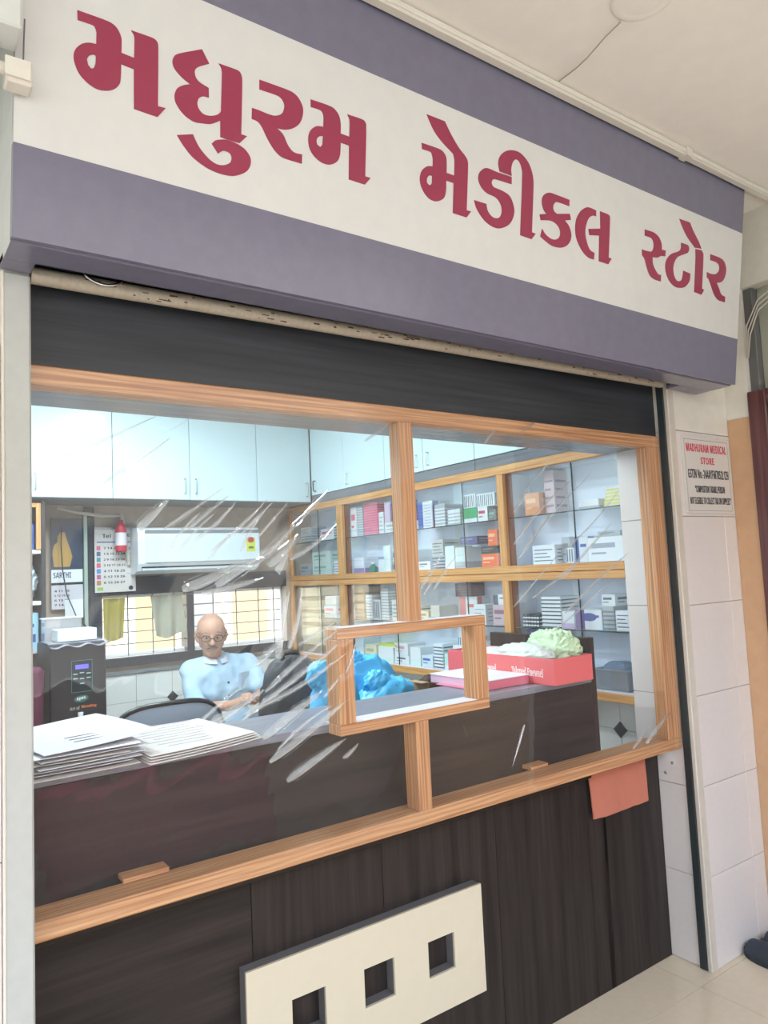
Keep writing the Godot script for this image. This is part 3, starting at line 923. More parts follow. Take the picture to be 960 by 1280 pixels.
# ---------------------------------------------------------------- counter
func make_counter() -> void:
	var c := thing("service_counter", "dark wood-grain service counter with a grey top and a cream cut-out panel", "counter", V(0.95, 0.0, -0.1))
	put("front_board", MB.new().span(V(-0.03, 0.0, -0.022), V(0.497, 0.795, 0.0), 0.001, 0, Vector2(0.2, 0.1)), M.wenge, c)
	for b in [[0.4985, 0.9, 0.3], [0.9015, 1.34, 0.9], [1.3415, 1.784, 1.7], [1.7855, 2.214, 2.2]]:
		put("front_board", MB.new().span(V(b[0], 0.0, -0.022), V(b[1], 0.795, 0.0), 0.001, 1, Vector2(b[2], b[2] * 0.37)), M.wenge, c)
	put("upper_front_board", MB.new().span(V(-0.03, 0.797, -0.022), V(1.853, 1.066, 0.0), 0.001, 0, Vector2(0.7, 0.55)), M.wenge, c)
	put("ledge_board", MB.new().span(V(-0.03, 0.745, 0.0005), V(1.787, 0.788, 0.028), 0.001, 0, Vector2(0.9, 0.31)), M.wenge, c)
	put("counter_top", MB.new().span(V(-0.03, 1.0665, -0.26), V(1.52, 1.088, 0.004), 0.002, 0), M.counter_grey, c)
	put("counter_top", MB.new().span(V(1.5215, 1.0665, -0.52), V(1.853, 1.088, 0.004), 0.002, 0), M.counter_grey, c)
	put("end_panel", MB.new().span(V(1.8535, 0.0, -0.52), V(1.883, 1.226, 0.0), 0.002, 1, Vector2(0.4, 0.2)), M.wenge, c)
	put("back_board", MB.new().span(V(-0.03, 0.0, -0.25), V(1.52, 1.066, -0.235), 0.001), M.wenge, c)
	put("edge_strip", MB.new().span(V(0.75, 1.0885, -0.03), V(1.3, 1.0895, 0.003), 0.0003), M.paper, c)
	# the cream panel with three square cut-outs, standing proud of the boards
	var pn := MB.new()
	var xs := [0.46, 0.582, 0.68, 0.8, 0.9, 1.02, 1.118, 1.233]
	for i in 7:
		if i % 2 == 0:
			pn.span(V(xs[i], 0.232, 0.032), V(xs[i + 1], 0.542, 0.04), 0.0)
		else:
			pn.span(V(xs[i], 0.437, 0.032), V(xs[i + 1], 0.542, 0.04), 0.0)
			pn.span(V(xs[i], 0.232, 0.032), V(xs[i + 1], 0.337, 0.04), 0.0)
	var cp := put("cut_out_panel", pn, M.cream_board, c)
	cp.set_meta("label", "cream panel with three square cut-outs")
	var core := MB.new()
	for i in 7:
		if i % 2 == 0:
			core.span(V(xs[i] + 0.0005, 0.2325, 0.0), V(xs[i + 1] - 0.0005, 0.5415, 0.0321), 0.0)
		else:
			core.span(V(xs[i], 0.4375, 0.0), V(xs[i + 1], 0.5415, 0.0321), 0.0)
			core.span(V(xs[i], 0.2325, 0.0), V(xs[i + 1], 0.3365, 0.0321), 0.0)
	put("panel_core", core, M.grey_edge, cp)

	for b in [[0.17, 0.275], [1.47, 1.55]]:
		single("timber_offcut", "short pine offcut lying on the rail at the %s" % ("left" if b[0] < 1 else "right, below the red tray"), "offcut", MB.new().span(V(b[0], 0.8335, 0.006), V(b[1], 0.846, 0.05), 0.002, 0), M.pine)

	var tw := noise(1.0, 2, 5)
	var towel := sheet(30, 20, func(u: float, w: float) -> Vector3:
		var drop := pow(w, 1.0)
		var y := lerpf(0.79, 0.60 - 0.006 * sin(u * PI), drop)
		var x := lerpf(1.79, 2.108, u) + 0.006 * (w - 0.5) * (1.0 if u < 0.5 else -1.0)
		if w < 0.25 and u < 0.12:
			x += (0.12 - u) * 0.25
		return V(x, y, 0.016 + 0.006 * tw.get_noise_2d(u * 3.0, w * 1.0) + 0.004 * sin(u * 9.0) * w), 0.005)
	var tm := flat(Color(0.74, 0.45, 0.37), 0.95)
	tm.rim_enabled = true
	tm.rim = 0.4
	single("hand_towel", "faded orange-pink towel hanging under the screen rail", "towel", towel, tm)

func curled(w: float, d: float, rise: float, ph: float) -> MB:
	return sheet(14, 10, func(u: float, v2: float) -> Vector3:
		return V((u - 0.5) * w, rise * u * u * (0.6 + 0.4 * sin(ph + v2 * 2.0)) + 0.0015 * sin(u * 6.0 + ph) * sin(v2 * 4.0), (0.5 - v2) * d), 0.0012)

func make_counter_things() -> void:
	# papers at the left end of the counter
	var y := 1.0915
	var names := ["brown folder at the bottom of the paper pile", "loose bill second from the bottom of the paper pile", "thin file lying third in the paper pile", "folded sheet poking out of the paper pile", "plastic sleeve of bills in the paper pile", "stapled bills near the top of the paper pile", "white envelope under the top file of the pile", "large lavender-white file on top of the paper pile"]
	for k in 8:
		var wide := 0.23 + (0.03 if k == 7 else rng.randf_range(-0.02, 0.02))
		var t := thing("paper", names[k], "papers", V(0.098 + rng.randf_range(-0.012, 0.012), y, -0.13 + rng.randf_range(-0.01, 0.01)), "papers piled on the counter")
		t.rotation.y = rng.randf_range(-0.08, 0.08) + (0.12 if k == 7 else 0.0)
		part("sheets", curled(wide, 0.36, 0.004 if k < 7 else 0.012, float(k)), [M.paper_cream, M.paper, M.paper, M.white_card, M.paper_cream, M.paper, M.white_card, M.paper][k], t)
		if k == 7:
			for r in 3:
				part("writing", MB.new().box(V(0.02, 0.0035, 0.05 + r * 0.03), V(0.12, 0.0006, 0.003), 0.0), M.ink, t)
		y += 0.0075
	var bk := thing("ledger", "open cream register lying beside the paper pile", "papers", V(0.352, 1.0925, -0.1))
	bk.rotation.y = 0.06
	for k in 4:
		part("page", curled(0.285 - k * 0.006, 0.37 - k * 0.012, 0.012, 1.0 + k * 0.5), M.paper_cream, bk, V(0.0, k * 0.0045, 0.0))
	for r in 9:
		part("writing", MB.new().box(V(0.0, 0.0182, -0.14 + r * 0.032), V(0.2 - 0.03 * (r % 3), 0.0008, 0.0012), 0.0), card_of(Color(0.62, 0.58, 0.6)), bk)
	# red tray, pink carton, packet and bag at the right end
	var red := flat(Color(0.88, 0.42, 0.43), 0.5)
	var tr := thing("red_tray", "red card tray holding a white packet and a green bag", "tray", V(1.7, 1.0885, -0.2))
	put("base", MB.new().span(V(1.605, 1.0885, -0.5), V(1.795, 1.092, 0.05), 0.001), red, tr)
	put("side", MB.new().span(V(1.6, 1.0885, -0.5), V(1.605, 1.178, 0.055), 0.001), red, tr)
	put("side", MB.new().span(V(1.795, 1.0885, -0.5), V(1.8, 1.178, 0.055), 0.001), red, tr)
	put("end", MB.new().span(V(1.605, 1.0885, 0.05), V(1.795, 1.178, 0.055), 0.001), red, tr)
	put("end", MB.new().span(V(1.605, 1.0885, -0.5), V(1.795, 1.178, -0.495), 0.001), red, tr)
	var white_ink := flat(Color(0.97, 0.9, 0.9), 0.5)
	var leftward := Basis(V(0, 0, 1), V(0, 1, 0), V(-1, 0, 0))
	words("Tskmed Enewsel", 0.15, 0.028, V(1.5995, 1.128, -0.07), white_ink, tr, leftward, "Droid Serif", 700)
	words("Tskmed Enewsel", 0.15, 0.028, V(1.5995, 1.128, -0.3), white_ink, tr, leftward, "Droid Serif", 700)
	put("paper_liner", lump(V(1.7, 1.166, -0.33), V(0.088, 0.018, 0.15), 0.2, 4.0, 4, 1.094, 30, 14), M.white_card, tr)
	var packet := single("paper_packet", "crumpled white paper packet in the red tray", "packet", lump(V(1.655, 1.178, -0.13), V(0.042, 0.036, 0.12), 0.22, 3.0, 9, 1.0925), mottled(Color(0.86, 0.89, 0.86), 0.02, 0.6, 4.0, 61))
	packet.set_meta("group", "things in the red tray")
	var bag := single("polythene_bag", "puffed pale green polythene bag in the red tray", "bag", lump(V(1.746, 1.19, -0.075), V(0.042, 0.062, 0.1), 0.34, 3.4, 12, 1.0925, 64, 36), flat(Color(0.8, 0.89, 0.74), 0.3))
	bag.set_meta("group", "things in the red tray")
	var pk := thing("pink_carton", "flat pink and white carton beside the red tray", "carton", V(1.5, 1.0885, -0.2))
	put("body", MB.new().span(V(1.395, 1.0885, -0.36), V(1.594, 1.118, -0.06), 0.002), flat(Color(0.86, 0.72, 0.8), 0.5), pk)
	put("front_flap", MB.new().span(V(1.395, 1.09, -0.0605), V(1.594, 1.1165, -0.058), 0.0005), flat(Color(0.88, 0.45, 0.55), 0.5), pk)
	put("lid", MB.new().span(V(1.393, 1.118, -0.362), V(1.596, 1.121, -0.056), 0.0008), M.white_card, pk)
	put("lid_flap", MB.new().span(V(1.37, 1.089, -0.3), V(1.394, 1.092, -0.1), 0.0005), flat(Color(0.88, 0.5, 0.58), 0.5), pk)

# ---------------------------------------------------------------- cupboards above
func pull(c: Vector3, high: float, out: Vector3) -> MB:
	var up := V(0, high * 0.5, 0)
	return MB.new().tube([c - up, c - up + out * 0.8, c - up + out + V(0, 0.004, 0), c + up + out - V(0, 0.004, 0), c + up + out * 0.8, c + up], 0.004, 8)

func make_cupboards() -> void:
	var spots := ["left", "middle", "corner"]
	var units := [[-0.06, 0.41, 0.88], [0.88, 1.35, 1.81], [1.81, 2.215]]
	for i in 3:
		var u: Array = units[i]
		var t := thing("wall_cupboard", ["pale blue-white wall cupboard at the left end of the back wall", "pale blue-white two-door wall cupboard above the air conditioner", "narrow pale wall cupboard in the far corner"][i], "cupboard", V((u[0] + u[-1]) * 0.5, 2.0, -2.8), "pale wall cupboards")
		put("body", MB.new().span(V(u[0], 2.0, -2.998), V(u[-1] - 0.001, 2.718, -2.645), 0.002), M.cupboard_edge, t)
		for k in u.size() - 1:
			var d := put("door", MB.new().span(V(u[k] + 0.002, 2.005, -2.643), V(u[k + 1] - 0.002, 2.716, -2.62), 0.0015), M.cupboard, t)
			var hx: float = (u[k + 1] - 0.035) if k == 0 else (u[k] + 0.035)
			if i == 0 and k == 1:
				hx = u[k] + 0.05
			put("handle", pull(V(hx, 2.09, -2.62), 0.09, V(0, 0, 0.022)), M.steel, d)
	var zs := [-2.62, -2.2, -1.74, -1.37, -0.95, -0.53, -0.092]
	for i in 3:
		var t := thing("wall_cupboard", ["pale wall cupboard over the far bay of medicine shelves", "pale wall cupboard over the middle bay of medicine shelves", "pale wall cupboard over the near bay of medicine shelves"][i], "cupboard", V(2.4, 1.99, (zs[i * 2] + zs[i * 2 + 2]) * 0.5), "pale wall cupboards")
		put("body", MB.new().span(V(2.245, 2.047, zs[i * 2] + 0.001), V(2.438, 2.718, zs[i * 2 + 2] - 0.001), 0.002), M.cupboard_edge, t)
		put("bottom_trim", MB.new().span(V(2.222, 1.992, zs[i * 2] + 0.001), V(2.438, 2.046, zs[i * 2 + 2] - 0.001), 0.001, 2), M.slate_laminate, t)
		for k in 2:
			var d := put("door", MB.new().span(V(2.22, 2.05, zs[i * 2 + k] + 0.002), V(2.243, 2.716, zs[i * 2 + k + 1] - 0.002), 0.0015), M.cupboard, t)
			put("handle", pull(V(2.22, 2.11, (zs[0] + 0.06 if i == 0 else zs[i * 2 + 1] - 0.05) if k == 0 else zs[i * 2 + k] + 0.05), 0.07, V(-0.02, 0, 0)), M.black_metal if i == 0 and k == 0 else M.white_plastic, d)
	# two tube lights on the shop ceiling
	for x in [0.3, 0.95]:
		var t := thing("tube_light", "white LED tube light on the shop ceiling, %s" % ("nearer the left wall" if x < 0.5 else "nearer the medicine shelves"), "light", V(x, 2.7, -1.35))
		put("housing", MB.new().span(V(x - 0.03, 2.69, -1.97), V(x + 0.03, 2.719, -0.73), 0.004), M.white_plastic, t)
		put("tube", MB.new().tube([V(x, 2.672, -1.95), V(x, 2.672, -0.75)], 0.014, 12), glow(Color(0.93, 0.97, 1.0), 4.0), t)
		var a := AreaLight3D.new()
		a.name = "tube_glow"
		t.add_child(a)
		a.position = V(0, -0.05, 0)
		a.rotation_degrees = V(-90, 0, 0)
		a.area_size = Vector2(0.06, 1.2)
		a.light_color = Color(0.89, 0.97, 1.0)
		a.light_energy = 3.3
		a.area_range = 12.0
		a.area_attenuation = 2.0
		a.shadow_enabled = true

# ---------------------------------------------------------------- medicine shelves
func make_shelves() -> void:
	for lower in [false, true]:
		var y0: float = 0.92 if lower else 1.4665
		var y1: float = 1.4645 if lower else 1.991
		var t := thing("medicine_shelves", "lower glass-fronted medicine shelves in honey-coloured timber" if lower else "upper glass-fronted medicine shelves in honey-coloured timber", "shelves", V(2.4, y0, -1.5))
		var rb: float = y0 + 0.035
		var rt: float = y1 - (0.035 if lower else 0.043)
		put("bottom_rail", MB.new().span(V(2.22, y0, -2.995), V(2.245, rb, -0.094), 0.002, 2, Vector2(0.3 if lower else 0.0, 0.02)), M.honey, t)
		put("top_rail", MB.new().span(V(2.22, rt, -2.995), V(2.245, y1, -0.094), 0.002, 2, Vector2(0.6 if lower else 0.2, 0.05)), M.honey, t)
		put("bottom_board", MB.new().span(V(2.246, rb - 0.02, -2.995), V(2.435, rb, -0.094), 0.001), M.shelf_white, t)
		put("top_board", MB.new().span(V(2.246, rt + 0.005, -2.995), V(2.435, rt + 0.025, -0.094), 0.001), M.shelf_white, t)
		put("back_panel", MB.new().span(V(2.42, rb, -2.995), V(2.436, rt + 0.005, -0.094), 0.001), M.shelf_white, t)
		for z in [[-2.995, -2.955], [-2.312, -2.244], [-0.806, -0.762]]:
			put("post", MB.new().span(V(2.221, rb, z[0]), V(2.244, rt, z[1]), 0.002, 1, Vector2(z[0], 0.03)), M.honey, t)
		for z in [-2.27, -0.78]:
			put("divider_edge", MB.new().span(V(2.2445, rb, z - 0.009), V(2.298, rt + 0.004, z + 0.009), 0.001, 1, Vector2(z, 0.1)), M.brown_ply, t)
			put("divider", MB.new().span(V(2.2985, rb, z - 0.008), V(2.4195, rt + 0.004, z + 0.008), 0.001, 1, Vector2(z, 0.1)), M.shelf_white, t)
		put("end_panel", MB.new().span(V(2.246, rb, -0.104), V(2.4195, rt, -0.095), 0.001), M.shelf_white, t)
		var gy: float = 1.208 if lower else 1.735
		for z in [[-2.655 if lower else -2.95, -2.281], [-2.259, -0.791], [-0.769, -0.106]]:
			var sg := put("glass_shelf", MB.new().span(V(2.262, gy - 0.006, z[0]), V(2.418, gy, z[1]), 0.0005), M.glass, t)
			put("glass_edge", MB.new().span(V(2.2605, gy - 0.006, z[0]), V(2.2625, gy, z[1]), 0.0), M.glass_edge, sg)
		var panes := [[-2.95, -2.6, 0.0], [-2.64, -2.315, 0.007], [-2.24, -1.72, 0.0], [-1.76, -1.1, 0.007], [-1.16, -0.81, 0.0], [-0.76, -0.36, 0.0], [-0.4, -0.106, 0.007]]
		for p in panes:
			var g := put("glass_pane", MB.new().span(V(2.2475 + p[2], rb + 0.001, p[0]), V(2.2515 + p[2], rt - 0.001, p[1]), 0.0), M.glass, t)
			put("glass_edge", MB.new().span(V(2.2473 + p[2], rb + 0.001, p[1] - 0.0005), V(2.2517 + p[2], rt - 0.001, p[1] + 0.004), 0.0), M.glass_edge, g)

var card := {}
func card_of(c: Color) -> StandardMaterial3D:
	if not card.has(c):
		card[c] = flat(c, 0.45)
	return card[c]

# a medicine carton on the shelves; front face towards -x
func carton(label: String, z0: float, z1: float, y0: float, y1: float, c: Color, print_c: Color, style: int, group := "", front := 2.285, deep := 0.13) -> Node3D:
	front = minf(front, 2.32)
	deep = minf(deep, 2.4175 - front)
	var t := thing("medicine_carton", label, "carton", V(front + deep * 0.5, y0, (z0 + z1) * 0.5), group)
	put("body", MB.new().span(V(front, y0, z0 + 0.001), V(front + deep, y1, z1 - 0.001), 0.001), card_of(c), t)
	var w := z1 - z0 - 0.002
	var h := y1 - y0
	var mb := MB.new()
	var x := front - 0.0004
	var rect := func(u0: float, u1: float, v0: float, v1: float) -> void:
		mb.span(V(x, y0 + v0 * h, z0 + 0.001 + u0 * w), V(front + 0.0004, y0 + v1 * h, z0 + 0.001 + u1 * w), 0.0)
		# the same print runs round to the end that faces the counter
		mb.span(V(front + deep * (0.05 + u0 * 0.9), y0 + v0 * h, z1 - 0.0014), V(front + deep * (0.05 + u1 * 0.9), y0 + v1 * h, z1 - 0.0006), 0.0)
	match style:
		0:
			rect.call(0.0, 1.0, 0.0, 0.3)
		1:
			rect.call(0.1, 0.75, 0.55, 0.75)
			rect.call(0.1, 0.5, 0.3, 0.38)
		2:
			for k in maxi(2, int(h / 0.018)):
				rect.call(0.0, 1.0, (k + 0.15) * 0.018 / h, minf(0.99, (k + 0.55) * 0.018 / h))
		3:
			for k in maxi(2, int(w / 0.014)):
				rect.call((k + 0.2) * 0.014 / w, minf(1.0, (k + 0.7) * 0.014 / w), 0.08, 0.92)
		4:
			rect.call(0.0, 0.35, 0.0, 1.0)
			rect.call(0.45, 0.9, 0.6, 0.72)
		5:
			for k in 4:
				rect.call(0.08, 0.9 - 0.12 * (k % 3), 0.16 + k * 0.19, 0.21 + k * 0.19)
	put("print", mb, card_of(print_c), t)
	return t

func make_medicines() -> void:
	var W := Color(0.9, 0.92, 0.94)
	var G := Color(0.68, 0.71, 0.74)
	var pale := Color(0.83, 0.91, 0.89)
	var cream := Color(0.9, 0.84, 0.7)
	var ink := Color(0.3, 0.32, 0.4)
	var pink := Color(0.88, 0.33, 0.5)
	var purple := Color(0.45, 0.28, 0.55)
	var blue := Color(0.2, 0.36, 0.72)
	var orange := Color(0.93, 0.45, 0.25)
	var green := Color(0.25, 0.68, 0.45)
	var grey := Color(0.45, 0.47, 0.5)
	var gs := 1.7355
	var fl := 1.5022
	var gl := 1.2085
	var fb := 0.9557
	# upper shelves, glass shelf
	carton("grey-white carton in the far bay, upper glass shelf", -2.92, -2.76, gs, 1.79, G, grey, 2)
	carton("grey carton stacked on another in the far bay", -2.91, -2.77, 1.7905, 1.845, G, ink, 5)
	carton("white carton printed in pink, far bay upper glass shelf", -2.63, -2.44, gs, 1.815, W, pink, 1)
	carton("white carton with pink print beside the far timber post", -2.235, -2.165, gs, 1.93, W, pink, 1)
	for k in 12:
		carton("thin grey carton in the grey stack beside the pink one", -2.16, -2.09, gs + k * 0.0158, gs + k * 0.0158 + 0.015, G, W, 0, "grey stack on the upper glass shelf")
	for k in 13:
		carton("thin bright pink carton in the tall pink stack", -2.08, -1.925, gs + k * 0.0158, gs + k * 0.0158 + 0.015, Color(0.9, 0.42, 0.56), Color(0.94, 0.62, 0.7), 0, "tall pink stack on the upper glass shelf")
	carton("narrow white carton right of the tall pink stack", -1.918, -1.862, gs, 1.868, W, G, 5)
	carton("white carton carrying a purple one, upper glass shelf", -1.855, -1.68, gs, 1.8, W, G, 1)
	carton("purple and white carton on top of a white carton", -1.85, -1.68, 1.801, 1.925, purple, Color(0.86, 0.78, 0.88), 4)
	for k in 9:
		carton("thin white carton with a blue arrow in the arrow-marked stack", -1.52, -1.39, gs + k * 0.017, gs + k * 0.017 + 0.0162, W, blue, 4, "white stack with blue arrows")
	carton("plain white carton left of the green-banded one", -1.26, -1.155, gs, 1.82, W, G, 2)
	carton("white carton with a broad green band", -1.14, -1.025, gs, 1.814, green, W, 0)
	carton("white carton with a small red mark", -1.02, -0.945, gs, 1.81, W, Color(0.75, 0.15, 0.35), 1)
	carton("small slate carton against the near timber post", -0.94, -0.885, gs, 1.79, grey, Color(0.5, 0.75, 0.65), 1)
	carton("black-striped carton stacked above the green-banded one", -1.12, -1.03, 1.8145, 1.885, W, Color(0.25, 0.28, 0.3), 3)
	carton("black-striped carton stacked above the red-marked one", -1.025, -0.89, 1.8105, 1.878, W, Color(0.3, 0.33, 0.35), 3)
	# upper shelves, bottom board
	for k in 2:
		carton("pale green carton of the pair %s in the far bay" % ["below", "on top"][k], -2.76, -2.51, fl + k * 0.079, fl + 0.078 + k * 0.079, pale, Color(0.55, 0.72, 0.68), 1)
	carton("grey carton at the back corner of the far bay", -2.94, -2.79, fl, 1.585, G, grey, 1)
	carton("small white carton in the far bay beside the post", -2.47, -2.34, fl, 1.59, W, ink, 5)
	carton("white carton in the middle bay behind a green bottle", -1.99, -1.89, fl, 1.58, W, pale, 0, "", 2.38)
	carton("white carton stacked behind the green bottle", -1.99, -1.9, 1.5805, 1.63, Color(0.8, 0.83, 0.9), Color(0.6, 0.6, 0.75), 0, "", 2.38)
	carton("small grey carton lying under a grey one near the middle", -1.41, -1.3, fl, 1.575, G, ink, 2)
	carton("grey carton with dark print on top of another", -1.41, -1.31, 1.5755, 1.665, Color(0.75, 0.77, 0.76), ink, 5)
	carton("tall pale carton left of its twin, bottom board", -1.3, -1.22, fl, 1.625, Color(0.87, 0.93, 0.94), W, 0)
	carton("tall pale carton right of its twin, bottom board", -1.215, -1.135, fl, 1.612, Color(0.88, 0.94, 0.94), G, 0)
	carton("blue-violet carton lying across the tall pale ones", -1.17, -1.035, 1.6255, 1.665, Color(0.38, 0.38, 0.58), Color(0.62, 0.62, 0.75), 1)
	carton("orange carton on the bottom board by the near post", -1.01, -0.885, fl, 1.568, orange, Color(0.97, 0.75, 0.62), 1)
	carton("black carton between two orange ones", -1.01, -0.89, 1.5685, 1.606, Color(0.2, 0.22, 0.25), grey, 1)
	carton("orange carton topping the stack by the near post", -0.955, -0.885, 1.6065, 1.69, orange, Color(0.97, 0.75, 0.62), 1)
	# near bay
	carton("orange carton in the near bay, glass shelf", -0.685, -0.59, gs, 1.843, Color(0.89, 0.6, 0.42), Color(0.93, 0.75, 0.6), 1)
	carton("tall pinkish carton right of the orange one", -0.588, -0.525, gs, 1.94, Color(0.82, 0.74, 0.76), Color(0.6, 0.5, 0.55), 5, "", 2.40, 0.12)
	carton("white carton with dark print, near bay bottom board", -0.645, -0.505, fl, 1.59, W, ink, 5, "", 2.275)
	carton("grey carton right of the printed white one", -0.503, -0.452, fl, 1.622, G, grey, 1, "", 2.42, 0.11)
	carton("white and blue carton next to the large white one", -0.4, -0.325, fl, 1.615, W, blue, 4)
	carton("large white carton with faint print by the pillar", -0.318, -0.125, fl, 1.607, W, Color(0.6, 0.63, 0.7), 1, "", 2.275, 0.2)
	carton("flat grey carton on the large white one", -0.27, -0.15, 1.6075, 1.632, G, grey, 1)
	for k in 5:
		carton("yellow strip pack in the loose yellow pile", -0.225 + 0.004 * k, -0.14 + 0.003 * k, gs + k * 0.015, gs + 0.0145 + k * 0.015, Color(0.86, 0.83, 0.4), Color(0.93, 0.93, 0.85), 0, "yellow packs in the near bay")
	# lower shelves, glass shelf
	for k in 6:
		carton("dark upright pack in the row behind the counter end panel", -0.745 + k * 0.018, -0.728 + k * 0.018, gl, 1.266, Color(0.25, 0.27, 0.3), W, 2, "dark upright packs")
	for k in 8:
		carton("thin black and white pack in the striped stack", -0.62, -0.5, gl + k * 0.0178, gl + k * 0.0178 + 0.017, W, Color(0.25, 0.27, 0.3), 0, "striped stack on the lower glass shelf")
	carton("small white carton between the striped stack and the blue oval", -0.497, -0.425, gl, 1.285, W, Color(0.8, 0.7, 0.85), 0)
	var ov := carton("white carton with a blue oval logo", -0.42, -0.275, gl, 1.294, W, purple, 4)
	put("logo", MB.new().prism(ellipse(0.042, 0.018, 24), PackedVector2Array(), -0.0006, 0.0006, Transform3D(Basis(V(0, 0, 1), V(0, 1, 0), V(-1, 0, 0)), V(2.2846, 1.262, -0.345))), card_of(Color(0.25, 0.28, 0.6)), ov)
	carton("tall grey carton right of the blue oval", -0.27, -0.212, gl, 1.31, G, grey, 2)
	carton("white carton on the tall grey one", -0.27, -0.2, 1.3105, 1.36, W, ink, 1)
	carton("white carton printed with lines next to the pillar", -0.205, -0.13, gl, 1.293, W, ink, 5)
	carton("violet carton low in the near bay", -0.72, -0.56, fb, 1.195, Color(0.36, 0.32, 0.55), Color(0.55, 0.5, 0.7), 1)
	# lower shelves, far and middle bays
	for k in 4:
		carton("cream carton in the tall pile of four, far bay", -2.94, -2.67, fb + 0.1 + k * 0.089, fb + 0.188 + k * 0.089, cream, Color(0.6, 0.5, 0.36), 0, "cream pile in the far bay") if k > 0 else carton("long cream carton carrying the cream pile", -2.94, -2.67, fb, fb + 0.188, cream, Color(0.6, 0.5, 0.36), 0)
	carton("white carton with pink print, lower far bay", -2.62, -2.46, gl, 1.29, W, pink, 1)
	carton("pale carton stacked in the lower far bay", -2.6, -2.46, 1.2905, 1.355, W, G, 5)
	for k in 4:
		carton("tan carton in the column beside the far post", -2.23, -2.12, gl + k * 0.051, gl + 0.05 + k * 0.051, Color(0.83, 0.7, 0.55), Color(0.7, 0.55, 0.4), 0, "tan column beside the far post")
	carton("tall grey carton in the lower middle bay", -1.93, -1.85, gl, 1.4, G, W, 2)
	carton("pale carton near the mullion, lower glass shelf", -1.82, -1.72, gl, 1.33, Color(0.84, 0.86, 0.88), grey, 5)
	carton("cream carton seen through the hatch", -2.13, -2.005, fb, 1.05, Color(0.88, 0.86, 0.74), Color(0.7, 0.68, 0.55), 1)
	carton("white carton seen through the hatch with a lime one above", -1.985, -1.825, fb, 1.045, W, pale, 0)
	carton("lime-green carton on top of a white one", -1.97, -1.78, 1.0455, 1.065, Color(0.8, 0.85, 0.35), Color(0.9, 0.92, 0.7), 0)
	carton("white carton at the right of the lime-green one", -1.81, -1.67, fb, 1.005, W, ink, 1)
	carton("white carton stacked right of the lime-green one", -1.81, -1.68, 1.0055, 1.075, W, Color(0.85, 0.6, 0.65), 1)
	carton("pale blue carton at the left edge of the hatch view", -2.24, -2.145, fb, 1.12, Color(0.82, 0.9, 0.95), W, 0)
	carton("small carton with a dark lid right of the mullion", -1.45, -1.37, gl, 1.3, Color(0.88, 0.86, 0.82), ink, 0)
	carton("maroon carton in the lower middle bay", -1.27, -1.14, 1.349, 1.42, Color(0.42, 0.27, 0.34), Color(0.55, 0.4, 0.45), 5, "", 2.4, 0.12)
	carton("white carton under the maroon one", -1.24, -1.1, gl, 1.3485, W, Color(0.85, 0.45, 0.45), 4, "", 2.33, 0.18)
	carton("white carton with lettering lines in the lower middle bay", -1.09, -1.0, gl, 1.31, W, G, 5)
	carton("pinkish carton beside the near post, lower glass shelf", -0.95, -0.83, gl, 1.31, Color(0.8, 0.72, 0.76), Color(0.6, 0.4, 0.5), 1)
	carton("white carton with a black logo above the pinkish one", -0.94, -0.84, 1.3105, 1.36, W, ink, 4)
	carton("mint carton low in the middle bay", -1.35, -1.28, fb, 1.04, Color(0.75, 0.9, 0.86), W, 0)
	carton("white carton with a pink square low in the middle bay", -1.14, -1.0, fb, 1.05, Color(0.86, 0.89, 0.9), Color(0.88, 0.62, 0.6), 1)
	carton("white carton with a red line above the mint one", -1.275, -1.16, fb, 1.09, W, Color(0.75, 0.3, 0.45), 1)
	carton("black-banded carton in the row seen through the hatch", -1.23, -1.12, 1.0905, 1.14, W, Color(0.25, 0.3, 0.32), 3)
	carton("grey-banded carton behind the hatch stile", -1.11, -0.98, 1.0505, 1.12, G, Color(0.3, 0.35, 0.36), 2)

	# fillers of the middle bays
	var fill := [[-1.66, -1.57, gl, 1.3, W, ink, 5, "white printed carton left of the dark-lidded one"], [-1.56, -1.47, gl, 1.27, cream, grey, 1, "cream carton left of the dark-lidded one"], [-2.1, -2.03, gl, 1.36, W, G, 2, "white banded carton right of the tan column"], [-2.02, -1.94, gl, 1.33, Color(0.8, 0.83, 0.86), ink, 3, "grey upright-striped carton in the lower middle bay"], [-1.66, -1.56, fb, 1.06, W, pale, 0, "white carton with a pale base behind the shelf divider post"], [-1.55, -1.45, fb, 1.02, Color(0.86, 0.9, 0.93), blue, 1, "pale carton with blue print, lowest board"], [-1.44, -1.36, fb, 1.09, W, ink, 2, "white banded carton left of the mint one"], [-0.97, -0.87, fb, 1.08, W, G, 5, "white lined carton low by the near post"], [-1.64, -1.55, fl, 1.62, Color(0.85, 0.88, 0.9), G, 0, "tall grey-white carton right of the mullion"], [-1.54, -1.43, fl, 1.55, W, grey, 1, "low white carton right of the mullion"], [-2.22, -2.1, fl, 1.6, Color(0.88, 0.9, 0.95), Color(0.6, 0.5, 0.7), 0, "lavender-edged carton beside the far post"], [-1.88, -1.81, fl, 1.66, W, pale, 4, "white carton left of the powder jars"], [-1.37, -1.28, gs, 1.86, G, W, 2, "grey banded carton right of the arrow stack"], [-2.45, -2.33, gs, 1.86, Color(0.75, 0.78, 0.8), ink, 2, "grey banded carton beside the far post, glass shelf"], [-0.45, -0.405, fl, 1.57, W, ink, 3, "white bar-striped carton in the near bay"], [-0.36, -0.25, gs, 1.775, Color(0.9, 0.91, 0.93), G, 0, "flat white carton left of the yellow packs"]]
	for f in fill:
		carton(f[7], f[0], f[1], f[2], f[3], f[4], f[5], f[6])
	# bottles
	var b := thing("medicine_bottle", "small green bottle on the upper shelves", "bottle", V(2.31, fl, -2.035))
